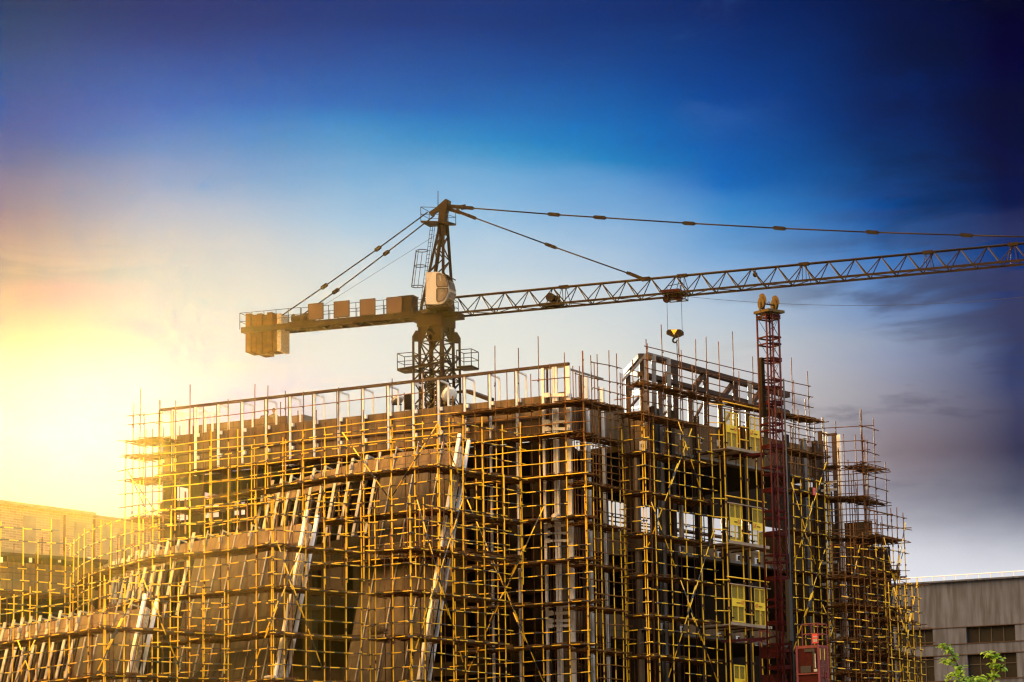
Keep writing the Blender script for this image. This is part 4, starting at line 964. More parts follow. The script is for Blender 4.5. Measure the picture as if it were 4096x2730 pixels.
mb = MB(); mb.bar(Q, Q + V((0, 0, .78)), .05, .05); mb.bar(Q + V((0, 0, .75)), Q + dq * .6 + V((0, 0, .62)), .05, .06); mb.bar(Q + dq * .12, Q + dq * .12 + V((0, 0, .72)), .03, .03); mb.build('roof_rail', REDL, c2g)

# ================================================================== tower crane
YM = 192.0
M0 = at_y(1745, 1300, YM); JA = -20.7
JP = plane(flat(M0), JA); jd = V((JP[2], JP[3], 0)); jn = V((-jd.y, jd.x, 0))
cr_ = thing('tower_crane', 'yellow tower crane with a long lattice jib reaching right over the building', 'crane', flat(M0, 0))
J = lambda x, y, o=0.0: at_p(x, y, JP) + jn * o
ma = R_(28); mx_ = V((math.cos(ma), -math.sin(ma), 0)); my_ = V((math.sin(ma), math.cos(ma), 0))
def lattice(name, c, s, z0, z1, bay, rl, rb, M, legs=True):
    z = z0
    if legs:
        for i, j in cor: bar1('mast_leg', flat(c + mx_ * (i * s / 2) + my_ * (j * s / 2), z0), flat(c + mx_ * (i * s / 2) + my_ * (j * s / 2), z1), rl, rl, M, cr_)
    k = 0
    while z < z1 - .3:
        t = min(z + bay, z1); mb = MB()
        for a in range(4):
            p, q = cor[a], cor[(a + 1) % 4]
            A = c + mx_ * (p[0] * s / 2) + my_ * (p[1] * s / 2); B = c + mx_ * (q[0] * s / 2) + my_ * (q[1] * s / 2)
            mb.bar(flat(A, t), flat(B, t), rb, rb); mb.bar(flat(A, z), flat(B, t), rb, rb); mb.bar(flat(B, z), flat(A, t), rb, rb)
        mb.build(name, M, cr_); z = t; k += 1
mc = flat(M0)
zSl = at_y(1745, 1312, YM).z; zDk = at_y(1745, 1262, YM).z
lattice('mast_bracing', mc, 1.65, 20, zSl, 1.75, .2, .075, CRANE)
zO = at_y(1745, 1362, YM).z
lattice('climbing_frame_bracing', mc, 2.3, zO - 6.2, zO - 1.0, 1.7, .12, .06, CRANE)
mb = MB()
for i, j in cor:   # pointed gussets at the head of the climbing frame
    A = mc + mx_ * (i * 1.1) + my_ * (j * 1.1); d = (A - mc).normalized(); s_ = V((-d.y, d.x, 0))
    mb.prism([flat(A - d * .36, zO - .15) - s_ * .06, flat(A + d * .12, zO - .15) - s_ * .06, flat(A + d * .12, zO + .2) - s_ * .06, flat(A - d * .12, zO + .6) - s_ * .06, flat(A - d * .36, zO + .6) - s_ * .06], s_ * .12)
    mb.bar(flat(A + d * .05, zO - 6), flat(A + d * .05, zO - .15), .16, .16)
mb.build('gusset_plate', CRANE, cr_)
mb = MB(); mb.box(flat(mc, (zSl + zDk) / 2 + .1), mx_, my_, Z3, 1.9, 1.9, zDk - zSl + .2)
for i, j in cor:
    A = mc + mx_ * (i * .86) + my_ * (j * .86); nx_ = -mx_ * i; ny_ = -my_ * j
    for w_ in (nx_, ny_): mb.prism([flat(A, zSl), flat(A, zSl - 1.3), flat(A + w_ * .2, zSl - 1.2), flat(A + w_ * .75, zSl)], (nx_ + ny_ - w_) * .08)
mb.build('slewing_seat', CRANE, cr_)
mb = MB(); mb.lathe(flat(mc, zDk - .05), Z3, [(0, 1.0), (.0, 1.15), (.3, 1.15), (.3, 1.0)], 24); mb.lathe(flat(mc, zSl - .25), Z3, [(0, .75), (.25, .85)], 20); mb.build('slewing_ring', CRDK, cr_)
def cage_box(name, pts, h, M, r=.028, mid=True, floor=True):
    mb = MB()
    for p in pts: mb.tube(p, p + V((0, 0, h)), r, 5)
    for a, c in zip(pts, pts[1:] + pts[:1]):
        mb.tube(a + V((0, 0, h)), c + V((0, 0, h)), r, 5); mb.bar(a, c, .05, .1)
        if mid: mb.tube(a + V((0, 0, h * .5)), c + V((0, 0, h * .5)), r * .8, 5)
    if floor: mb.prism([p - V((0, 0, .04)) for p in pts], V((0, 0, -.03)))
    return mb.build(name, M, cr_)
yW = at_y(1745, 1478, YM).z
def rect(c0, x0, x1, y0, y1, dx, dy, z): return [flat(c0 + dx * a + dy * b, z) for a, b in ((x0, y0), (x1, y0), (x1, y1), (x0, y1))]
cage_box('work_platform', rect(mc, -2.45, -1.3, -.95, .3, jd, jn, yW), 1.1, CRDK, .03)
cage_box('work_platform', rect(mc, 1.6, 2.65, -.4, .9, jd, jn, yW - .05), 1.15, CRDK, .03)
mb = MB(); mb.bar(flat(mc - jd * 2.4 - jn * .95, yW), flat(mc + jd * 1.3 - jn * .95, yW + .3), .15, .16); mb.bar(flat(mc - jd * 1.2 + jn * .9, yW), flat(mc + jd * 2.5 + jn * .6, yW), .15, .16); mb.build('platform_beam', CRDK, cr_)
lattice('inner_bracing', mc, 1.1, zSl - 7, zSl - 3.2, .6, .1, .05, CRANE)
# turntable deck
zT0 = at_p(1745, 1258, JP).z
cage_box('turntable_deck', rect(mc, -1.35, 1.25, -.9, .9, jd, jn, zT0), .9, CRDK, .022)
mb = MB(); mb.bar(flat(mc - jd * 1.6, zT0 - .25), flat(mc + jd * 1.8, zT0 - .25), 1.3, .35); mb.build('turntable_beam', CRANE, cr_)
mb = MB(); mb.lathe(J(1729, 1255, -.4), Z3, [(0, .3), (.35, .3), (.4, .2), (.55, .2), (.6, .28), (1.0, .26), (1.05, .1)], 12); mb.build('slewing_motor', CRDK, cr_)
# tower head
ap = J(1776, 905)
ft = [J(1700, 1250, -.75), J(1700, 1250, .75), J(1786, 1240, -.6), J(1800, 1240, .6)]
tp_ = [J(1768, 893, -.28), J(1764, 893, .28), J(1779, 893, -.28), J(1783, 893, .28)]
for p, q in zip(ft, tp_): bar1('head_leg', p, q, .2, .17, CRANE, cr_)
mb = MB()
for k in range(7):
    t0, t1 = k / 7, (k + 1) / 7
    for a, c in ((0, 2), (1, 3), (0, 1), (2, 3)):
        A0 = ft[a].lerp(tp_[a], t0); A1 = ft[a].lerp(tp_[a], t1); C0 = ft[c].lerp(tp_[c], t0); C1 = ft[c].lerp(tp_[c], t1)
        if k % 2: mb.bar(A0, C1, .07, .07)
        else: mb.bar(C0, A1, .07, .07)
mb.build('head_bracing', CRANE, cr_)
mb = MB(); mb.prism([J(1754, 940, -.3), J(1762, 850, -.3), J(1754, 830, -.3), J(1788, 800, -.3), J(1798, 803, -.3), J(1796, 820, -.3), J(1784, 865, -.3), J(1782, 940, -.3)], jn * .6); mb.build('head_plate', CRANE, cr_)
mb = MB(); mb.bar(J(1756, 835), J(1722, 858), .25, .3); mb.bar(J(1790, 826), J(1856, 830), .25, .22); mb.bar(J(1790, 836), J(1840, 852), .25, .22); mb.bar(J(1830, 836), J(1838, 855), .2, .15); mb.bar(J(1836, 849), J(1870, 862), .25, .2); mb.bar(J(1852, 821), J(1855, 838), .35, .2); mb.build('head_link', CRANE, cr_)
cage_box('head_platform', [J(1697, 894, -.6), J(1806, 897, -.6), J(1812, 893, .5), J(1706, 899, .5)], 1.0, CRDK, .022)
tube1('lightning_rod', J(1752, 835), J(1752, 765), .03, CRDK, cr_)
# caged ladder on the tower head
mb = MB(); l0, l1 = J(1698, 1245), J(1741, 905)
for o in (-.17, .17): mb.tube(l0 + jn * o - jd * .1, l1 + jn * o - jd * .1, .02, 5); 
for o in (.15,): mb.tube(l0 - jd * .35, l1 - jd * .35, .02, 5)
for i in range(22): q = l0.lerp(l1, i / 21) - jd * .1; mb.tube(q, q - jd * .25, .014, 4)
for t in (.3, .54, .72):
    c = l0.lerp(l1, t) - jd * .75
    for i in range(12): a0, a1 = i * math.pi / 6, (i + 1) * math.pi / 6; mb.tube(c + jd * (.42 * math.cos(a0)) + jn * (.4 * math.sin(a0)), c + jd * (.42 * math.cos(a1)) + jn * (.4 * math.sin(a1)), .03, 4)
for a0 in (1.9, 2.6, 3.1, 3.8, 4.5): mb.tube(l0.lerp(l1, .3) - jd * .75 + jd * (.42 * math.cos(a0)) + jn * (.4 * math.sin(a0)), l0.lerp(l1, .72) - jd * .75 + jd * (.42 * math.cos(a0)) + jn * (.4 * math.sin(a0)), .02, 4)
mb.build('caged_ladder', CRDK, cr_)
# cab
sil = [(1746, 1113), (1794, 1110), (1812, 1112), (1832, 1120), (1846, 1140), (1855, 1164), (1858, 1182), (1852, 1206), (1840, 1226), (1824, 1238), (1800, 1240), (1746, 1238)]
O = -1.9
JC = lambda x, y, o=0.0: J(1746 + (x - 1746) * .82, y, o)
mb = MB(); mb.prism([JC(x, y, O) for x, y in sil], jn * 1.3); cab = mb.build('cab', WHITE, cr_)
def win(name, pts, M): mb = MB(); mb.prism([JC(x, y, O - .02) for x, y in pts], jn * .018); mb.build(name, M, cab)
def rim(name, pts): 
    mb = MB(); pp = [JC(x, y, O - .03) for x, y in pts]
    for a, c in zip(pp, pp[1:] + pp[:1]): mb.tube(a, c, .028, 5)
    mb.build(name, STEEL, cab)
w1 = [(1800, 1118), (1818, 1118), (1836, 1126), (1848, 1142), (1854, 1160), (1853, 1168), (1803, 1169), (1800, 1165)]
w2 = [(1800, 1180), (1805, 1176), (1854, 1176), (1853, 1190), (1845, 1208), (1832, 1222), (1806, 1230), (1800, 1224)]
for w in (w1, w2): win('side_window', w, GLASS); rim('window_rim', w)
win('chair_gap', [(1822, 1200), (1844, 1194), (1840, 1207), (1828, 1216)], TARP); win('operator_paper', [(1812, 1124), (1819, 1124), (1822, 1150), (1814, 1142)], TARP)
mb = MB()
for (a, c) in (((1833, 1123), (1847, 1142)), ((1848, 1145), (1857, 1176)), ((1858, 1186), (1850, 1208)), ((1848, 1212), (1830, 1232))):
    A, B = JC(*a, O + .12), JC(*c, O + .12); u_ = (B - A).normalized(); nrm = u_.cross(jn); nrm = nrm if nrm.dot(jd) > 0 else -nrm
    mb.prism([A + nrm * .05, B + nrm * .05, B + nrm * .05 + jn * 1.05, A + nrm * .05 + jn * 1.05], nrm * .02)
mb.build('front_window', GLASS, cab)
mb = MB(); mb.bar(JC(1828, 1116, O), JC(1858, 1126, O), .06, .05, up=Z3); mb.prism([JC(1830, 1117, O), JC(1858, 1127, O), JC(1855, 1131, O)], jn * 1.3); mb.build('sun_visor', CRDK, cab)
mb = MB(); mb.box(J(1790, 1246, O + .65), jd, jn, Z3, 1.6, 1.2, .15); mb.build('cab_bracket', CRDK, cr_)
# jib: one top chord, two bottom chords
tA, tB_ = J(1800, 1193), J(4150, 968)
zt_j = (tA.z + tB_.z) / 2; tA = flat(tA, zt_j); tB_ = flat(tB_, zt_j)
bA, bB = J(1800, 1266), J(4150, 1041); zb_j = (bA.z + bB.z) / 2
bA = flat(bA, zb_j); bB = flat(bB, zb_j)
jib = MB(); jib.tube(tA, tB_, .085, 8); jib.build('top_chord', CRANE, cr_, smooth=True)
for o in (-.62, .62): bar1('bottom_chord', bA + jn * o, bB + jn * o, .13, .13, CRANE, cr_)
u0 = (flat(J(1924, 1180)) - flat(tA)).dot(jd); pitch = 1.705; L = (tB_ - tA).dot(jd)
k = 0; s = u0 - pitch
while s < L - .2:
    mb = MB(); A = tA + jd * s
    for o in (-.62, .62):
        for d_ in (-pitch / 2, pitch / 2):
            if 0 < s + d_ < L: mb.tube(A, flat(bA + jd * (s + d_) + jn * o, zb_j), .035 if d_ < 0 else .042, 5)
    q = bA + jd * (s + pitch / 2); mb.tube(q - jn * .62, q + jn * .62, .03, 5)
    o = .62 if k % 2 else -.62; mb.tube(q + jn * o, q + jd * pitch - jn * o, .028, 5)
    mb.build('jib_bay', CRANE, cr_); s += pitch; k += 1
for x in (2255, 2729, 3217, 3716, 4058):
    c = flat(J(x, 1100), zt_j); mb = MB(); mb.bar(c - jd * .32, c + jd * .32, .3, .2)
    for d_ in (-.12, .12):
        for o in (-.62, .62): mb.tube(c + jd * d_, flat(c + jd * d_ * 2.4 + jn * o, zb_j), .025, 5)
    mb.build('section_joint', CRANE, cr_)
mb = MB(); a = J(2200, 1200); c = flat(J(2208, 1205), zb_j + .1); mb.lathe(c + V((0, 0, .42)) - jn * .4, jn, [(0, .3), (.5, .3), (.55, .2), (.8, .2)], 14); mb.box(c + V((.3, 0, .3)), jd, jn, Z3, .35, .5, .5); mb.box(c, jd, jn, Z3, 1.4, .9, .12); mb.build('trolley_winch', CRDK, cr_)
mb = MB(); c = flat(J(3020, 1085), zt_j - .3); mb.tube(c + V((0, 0, .25)), c, .05, 6); ball(mb, c - V((0, 0, .08)), .16, .16, .18, 8); mb.build('pendant_lamp', CRDK, cr_)
# pendant lines with their connectors
def pend(pts, conn, r=.05, o=0.0, big=.13):
    mb = MB(); mb.poly([J(x, y, o) for x, y in pts], r, 6); mb.build('pendant_line', CRDK, cr_, smooth=True)
    for (x0, y0, x1, y1) in conn:
        A, B = J(x0, y0, o), J(x1, y1, o); mb = MB(); d_ = (B - A); mb.bar(A, B, .14, big * 1.2); mb.bar(A + d_ * .1, B - d_ * .1, .2, big * 1.7); mb.build('line_connector', CRDK, cr_)
pend([(1855, 831), (2215, 859), (2400, 871), (2756, 894), (3117, 914), (3490, 930), (3865, 942), (4200, 951)], [(1855, 831, 1895, 834), (2191, 857, 2240, 861), (2374, 869, 2424, 873), (2731, 893, 2781, 896), (3092, 912, 3143, 916), (3463, 928, 3515, 932), (3839, 940, 3892, 944)])
pend([(1865, 860), (2203, 984), (2535, 1102), (2592, 1117)], [(1868, 861, 1904, 875), (2180, 976, 2226, 993), (2510, 1092, 2560, 1112)], .05)
mb = MB(); mb.bar(J(2508, 1092), J(2582, 1120), .22, .2); mb.bar(J(2566, 1119), J(2600, 1115), .35, .22); mb.build('pendant_anchor', CRANE, cr_)
pend([(1722, 856), (1523, 1002), (1310, 1152), (1120, 1282)], [(1512, 1010, 1535, 993), (1297, 1161, 1322, 1143)], .045, -.5)
pend([(1728, 856), (1533, 1007), (1331, 1160), (1152, 1287)], [(1522, 1015, 1545, 999), (1318, 1169, 1344, 1151)], .045, .5)
tube1('signal_wire', J(1745, 940), J(1275, 1235), .012, CRDK, cr_, 4)
# counter jib
k0, k1 = J(1665, 1263), J(985, 1322); zk_ = (k0.z + k1.z) / 2 - .1; k0 = flat(k0, zk_); k1 = flat(k1, zk_)
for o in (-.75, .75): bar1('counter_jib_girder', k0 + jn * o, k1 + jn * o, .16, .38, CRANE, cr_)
mb = MB(); n_ = 11
for i in range(n_ + 1):
    q = k0.lerp(k1, i / n_); mb.bar(q - jn * .72 - Z3 * .1, q + jn * .72 - Z3 * .1, .08, .1)
    if i < n_: q2 = k0.lerp(k1, (i + 1) / n_); o = .72 if i % 2 else -.72; mb.bar(q - jn * o - Z3 * .12, q2 + jn * o - Z3 * .12, .07, .07)
mb.build('counter_jib_bracing', CRANE, cr_)
mb = MB(); mb.bar(k0 + Z3 * .12, k1.lerp(k0, .3) + Z3 * .12, 1.3, .04); mb.build('walkway', CRANE, cr_)
mb = MB(); Lk = (k1 - k0).length
def rail(o, t0, t1, n):
    for i in range(n + 1):
        q = k0.lerp(k1, t0 + (t1 - t0) * i / n) + jn * o; mb.tube(q, q + Z3 * 1.15, .025, 5)
    for h_ in (.55, 1.15): mb.tube(k0.lerp(k1, t0) + jn * o + Z3 * h_, k0.lerp(k1, t1) + jn * o + Z3 * h_, .022, 5)
rail(-.85, 0, .64, 12); rail(.85, 0, .64, 12); rail(-1.0, .64, 1.0, 5); rail(1.0, .64, 1.0, 5)
for h_ in (.55, 1.15): mb.tube(k1 - jn * 1.0 + Z3 * h_, k1 + jn * 1.0 + Z3 * h_, .022, 5)
mb.build('handrail', CRDK, cr_)
for x0, x1, y0, M in ((1256, 1315, 1226, SIGNB), (1358, 1419, 1217, SIGNB), (1462, 1522, 1209, SIGNM), (1568, 1628, 1201, SIGNM)):
    a = J(x0, y0 + 32, -.9); c = J(x1, y0 + 29, -.9); mb = MB(); mb.box((a + c) / 2 + V((0, 0, .0)), jd, jn, Z3, (c - a).length, .05, 1.06); p_ = mb.build('sign_panel', M, cr_)
    mb = MB(); q = (a + c) / 2
    for s_ in (-1, 1):
        mb.bar(q + jd * (s_ * (c - a).length / 2) - Z3 * .55, q + jd * (s_ * (c - a).length / 2) + Z3 * .55, .04, .06, up=jn)
        mb.bar(q - jd * ((c - a).length / 2) + Z3 * (.55 * s_), q + jd * ((c - a).length / 2) + Z3 * (.55 * s_), .06, .04)
    mb.build('panel_frame', CRANE, p_)
mb = MB(); a = J(1640, 1227, -.2); mb.box(a, jd, jn, Z3, .95, .9, 1.15); mb.box(a + Z3 * .6, jd, jn, Z3, 1.05, 1.0, .06); mb.bar(a - jd * .45 - jn * .46, a + jd * .45 - jn * .46, .03, .05); mb.build('electric_cabinet', CRDK, cr_)
mb = MB(); c = J(1205, 1273); mb.lathe(c - jd * .65, jd, [(0, .3), (.1, .34), (.12, .22), (.9, .22), (.92, .34), (1.0, .34)], 14); mb.lathe(c + jd * .3 + jn * .3, jd, [(0, .24), (.5, .24), (.55, .16)], 12); mb.box(c + jd * .75, jd, jn, Z3, .4, .6, .4); mb.bar(c - jd * .8 - Z3 * .35, c + jd * 1.1 - Z3 * .35, .9, .1); mb.build('hoist_winch', CRDK, cr_)
mb = MB(); mb.bar(J(1095, 1323), J(1240, 1310), .12, .2); mb.build('counter_jib_step', CRANE, cr_)
xs_ = [1000, 1022, 1045, 1066, 1086, 1104, 1124]
for i, x in enumerate(xs_):
    a = J(x + 9, 1262 + (4 if i % 2 else 0) - (5 if i in (4, 5) else 0)); b0 = J(x + 9, 1418 + (8 if i in (2, 3) else -2) - i)
    mb = MB(); mb.box((a + b0) / 2, jd, jn, Z3,   (.31 if i % 2 else .36) if i < 6 else .3, 1.1 if i % 2 else 1.36, a.z - b0.z); 
    mb.build('counterweight_block', ROUGH if i == 6 else CWT, cr_)
# trolley (part of the crane) and its hook block
tc_ = flat(J(2698, 1180), zb_j)
mb = MB(); mb.box(tc_ + Z3 * .1, jd, jn, Z3, 1.3, 1.5, .14)
for o in (-.72, .72): mb.bar(tc_ - jd * .75 + jn * o + Z3 * .16, tc_ + jd * .55 + jn * o + Z3 * .16, .1, .12)
for s_ in (-.5, .35): mb.lathe(tc_ + jd * s_ - jn * .2 - Z3 * .28, jn, [(0, .25), (.06, .2), (.12, .25)], 14)
mb.box(tc_ - Z3 * .12 - jd * .1, jd, jn, Z3, .9, .5, .35); mb.build('trolley', RED, cr_)
mb = MB()
pts_ = rect(tc_ + jd * .35, -.55, .65, -.9, -.3, jd, jn, tc_.z - .55)
for a, c in zip(pts_, pts_[1:] + pts_[:1]): mb.bar(a, c, .05, .06); mb.tube(a, a + Z3 * .55, .025, 5)
for i in range(10): a0, a1 = i * math.pi / 5, (i + 1) * math.pi / 5; cc_ = pts_[1] + Z3 * .3 - jd * .1; mb.tube(cc_ + (jd * math.cos(a0) + Z3 * math.sin(a0)) * .24, cc_ + (jd * math.cos(a1) + Z3 * math.sin(a1)) * .24, .025, 4)
for o in (-.5, .4): mb.tube(tc_ + jd * o + Z3 * .2, tc_ + jd * o + Z3 * .6, .025, 5)
mb.tube(tc_ - jd * .5 + Z3 * .6, tc_ + jd * .6 + Z3 * .72, .025, 5); mb.build('trolley_basket', CRDK, cr_)
hb_ = thing('hook_block', 'dark crane hook block with a yellow triangle hanging on two thin ropes', 'crane hook', J(2701, 1336))
hk = J(2701, 1337); O2 = -.2
sil = [(2669, 1327), (2676, 1321), (2724, 1320), (2732, 1327), (2732, 1340), (2706, 1352), (2697, 1352), (2669, 1340)]
mb = MB(); mb.prism([J(x, y, -.18) for x, y in sil], jn * .36); mb.build('side_plate', CRDK, hb_)
mb = MB(); mb.prism([J(2687, 1322, -.2), J(2713, 1321, -.2), J(2700, 1342, -.2)], jn * .02); mb.lathe(J(2700, 1331, -.22), jn, [(0, .05), (.04, .05)], 8); mb.build('warning_triangle', GATEY, hb_)
mb = MB(); c = J(2700, 1362); R1 = .15; last = J(2700, 1351)
for i in range(15):
    a0 = R_(90 + i * 20); q = c + (jd * (math.cos(a0) * R1) + Z3 * (math.sin(a0) * R1)); mb.tube(last, q, .065 - .003 * max(0, i - 6), 7); last = q
mb.build('hook', CRDK, hb_)
for x in (2671, 2729): tube1('hoist_rope', J(x, 1323), flat(J(x - 3, 1215), zb_j - .3), .014, CRDK, hb_, 4)
mb = MB(); a = J(2706, 1362)
for dx in (0, 5): 
    pts = [a]; 
    for i in range(1, 7): pts.append(J(2706 + dx * math.sin(i) + i * 1.2, 1362 + i * 24))
    mb.poly(pts, .018, 4)
mb.build('tag_line', CRDK, hb_)
mb = MB(); a = at_y(2745, 1187, 185); c = at_y(4200, 1178, 185); n_ = 20; pts = []
for i in range(n_ + 1):
    t = i / n_; q = a.lerp(c, t); pts.append(q - Z3 * (1.9 * 4 * t * (1 - t) * .35))
mb.poly(pts, .012, 4); one(mb, 'overhead_wire', PIPEB, 'thin sagging wire crossing the sky right of the crane trolley', 'wire')

# ================================================================== tree, lower right
TY = 55.0
tr = thing('young_tree', 'young tree with fresh green leaves before the grey building in the lower right corner', 'tree', flat(at_y(3930, 2900, TY), 0))
base = flat(at_y(3960, 2900, TY), 0); fork = at_y(3920, 2860, TY)
mb = MB(); mb.tube(base, base.lerp(fork, .5) + V((.04, 0, 0)), .06, 8, r2=.045); mb.tube(base.lerp(fork, .5) + V((.04, 0, 0)), fork, .045, 8, r2=.03); mb.build('trunk', BARK, tr, smooth=True)
limbs = [[(3920, 2860), (3870, 2760), (3845, 2690), (3820, 2640), (3798, 2605), (3780, 2585)], [(3820, 2640), (3790, 2650), (3765, 2642)], [(3845, 2690), (3810, 2700), (3790, 2715)],
         [(3870, 2760), (3885, 2715), (3920, 2705), (3940, 2712)], [(3920, 2860), (3965, 2760), (3972, 2700), (3970, 2650), (3960, 2620), (3945, 2615)], [(3970, 2655), (4000, 2670), (4025, 2675)], [(3972, 2690), (3985, 2705)], [(3798, 2605), (3770, 2590), (3762, 2582)], [(3960, 2620), (3985, 2625), (3998, 2640)]]
lb = MB(); lf = MB()
def leaf(c, d, s):
    d = V(d).normalized(); up = V((rnd.uniform(-.5, .5), rnd.uniform(-.6, .1), 1)).normalized(); a = d.cross(up).normalized(); nn = a.cross(d)
    w = s * .36; pr = [(0, 0), (.25, .8), (.5, 1), (.78, .62), (1, 0)]
    vs = [c + d * (t * s) - nn * (.18 * s * t * t) for t, _ in pr]; L_ = [c + d * (t * s) + a * (w * k) + nn * (.12 * s * k - .18 * s * t * t) for t, k in pr[1:4]]; Rr = [c + d * (t * s) - a * (w * k) + nn * (.12 * s * k - .18 * s * t * t) for t, k in pr[1:4]]
    lf.add(vs + L_ + Rr, [(0, 1, 5), (1, 2, 6, 5), (2, 3, 7, 6), (3, 4, 7), (0, 8, 1), (1, 8, 9, 2), (2, 9, 10, 3), (3, 10, 4)])
for li, l in enumerate(limbs):
    dep = TY + rnd.uniform(-.25, .25) if li else TY
    pts = [at_y(x, y, TY + (dep - TY) * i / len(l)) for i, (x, y) in enumerate(l)]
    r = .022 if len(l) > 4 else .01
    for i in range(len(pts) - 1): lb.tube(pts[i], pts[i + 1], r * (1 - i / len(pts)) + .004, 6, r2=r * (1 - (i + 1) / len(pts)) + .004)
    for i in range(len(pts) - 1):
        if li in (0, 4) and i == 0: nl_ = 8
        else: nl_ = 15
        for q in range(nl_):
            t = rnd.random(); c = pts[i].lerp(pts[i + 1], t) + V((rnd.uniform(-.05, .05), rnd.uniform(-.12, .12), rnd.uniform(-.05, .05)))
            d = V((rnd.uniform(-1, 1), rnd.uniform(-1, .4), rnd.uniform(-.55, .35)))
            lb.tube(pts[i].lerp(pts[i + 1], t), c, .003, 4); leaf(c, d, rnd.uniform(.065, .115))
for (x, y, n_) in ((3880, 2725, 60), (3925, 2725, 40), (3840, 2680, 30), (3955, 2725, 16), (3850, 2725, 30)):
    for q in range(n_):
        c = at_y(x + rnd.uniform(-28, 28), y + rnd.uniform(-18, 40), TY + rnd.uniform(-.4, .4)); leaf(c, V((rnd.uniform(-1, 1), rnd.uniform(-1, .4), rnd.uniform(-.6, .3))), rnd.uniform(.065, .115))
lb.build('branches', BARK, tr, smooth=True); lf.build('crown', LEAF, tr)

# ================================================================== ground, air, light, sky
mb = MB(); mb.add([(-900, -300, 0), (900, -300, 0), (900, 2500, 0), (-900, 2500, 0)], [(0, 1, 2, 3)]); g = mb.build('ground', GROUND); g['kind'] = 'structure'; g['label'] = 'bare dirt ground of the building site'
mb = MB(); mb.box((0, 121, 24.5), V((1, 0, 0)), V((0, 1, 0)), Z3, 150, 260, 51); hz = mb.build('haze', GROUND); hz['kind'] = 'stuff'; hz['label'] = 'golden sunlit haze over the whole site'
DENS, G_, SUN_E, SUN_C, HZ_C = .000033, .96, 4.5, (1, .86, .6), (1.0, .60, .12)
HZ = bpy.data.materials.new('haze'); HZ.use_nodes = True; nt = HZ.node_tree; nt.nodes.clear(); o_ = nt.nodes.new('ShaderNodeOutputMaterial'); v = nt.nodes.new('ShaderNodeVolumePrincipled')
v.inputs['Color'].default_value = (*HZ_C, 1); v.inputs['Density'].default_value = DENS; v.inputs['Anisotropy'].default_value = G_
nt.links.new(v.outputs[0], o_.inputs['Volume']); hz.data.materials.clear(); hz.data.materials.append(HZ)

sd = ray(310, 1765).normalized()
SUN_EL = math.asin(sd.z); SUN_AZ = math.atan2(sd.x, sd.y)
sl = bpy.data.lights.new('sun', 'SUN'); sl.energy = SUN_E; sl.angle = R_(.5); sl.color = SUN_C
so = bpy.data.objects.new('sun', sl); COL.objects.link(so); so.rotation_euler = (-sd).to_track_quat('-Z', 'Y').to_euler(); so.location = (0, 0, 80)

W = bpy.data.worlds.new('World'); scene.world = W; W.use_nodes = True; nt = W.node_tree; N = nt.nodes; L = nt.links; N.clear()
def node(t, **k):
    n = N.new(t)
    for a, b in k.items(): setattr(n, a, b)
    return n
def mth(op, a, b=None, c=None):
    n = node('ShaderNodeMath', operation=op)
    for i, x in enumerate((a, b, c)):
        if x is None: continue
        if isinstance(x, (int, float)): n.inputs[i].default_value = x
        else: L.new(x, n.inputs[i])
    return n.outputs[0]
def mixc(f, a, b, bt='MIX'):
    n = node('ShaderNodeMix', data_type='RGBA', blend_type=bt)
    for s, x in ((0, f), (6, a), (7, b)):
        if isinstance(x, tuple): n.inputs[s].default_value = (*x, 1)
        elif isinstance(x, (int, float)): n.inputs[s].default_value = x
        else: L.new(x, n.inputs[s])
    return n.outputs[2]
def mapr(x, a, b, c=0.0, d=1.0, smooth=True):
    n = node('ShaderNodeMapRange', interpolation_type='SMOOTHSTEP' if smooth else 'LINEAR'); L.new(x, n.inputs[0])
    for i, v_ in enumerate((a, b, c, d)): n.inputs[i + 1].default_value = v_
    return n.outputs[0]
tc = node('ShaderNodeTexCoord'); sp = node('ShaderNodeSeparateXYZ'); L.new(tc.outputs['Generated'], sp.inputs[0])
el = mth('MULTIPLY', mth('ARCSINE', sp.outputs[2]), 57.29578); az = mth('MULTIPLY', mth('ARCTAN2', sp.outputs[0], sp.outputs[1]), 57.29578)
def s2l(c): return tuple(((x / 255) / 12.92 if x / 255 < .04045 else ((x / 255 + .055) / 1.055) ** 2.4) for x in c)
def elev(y): return 11.1 + math.degrees(math.atan((1365 - y) / FPX))
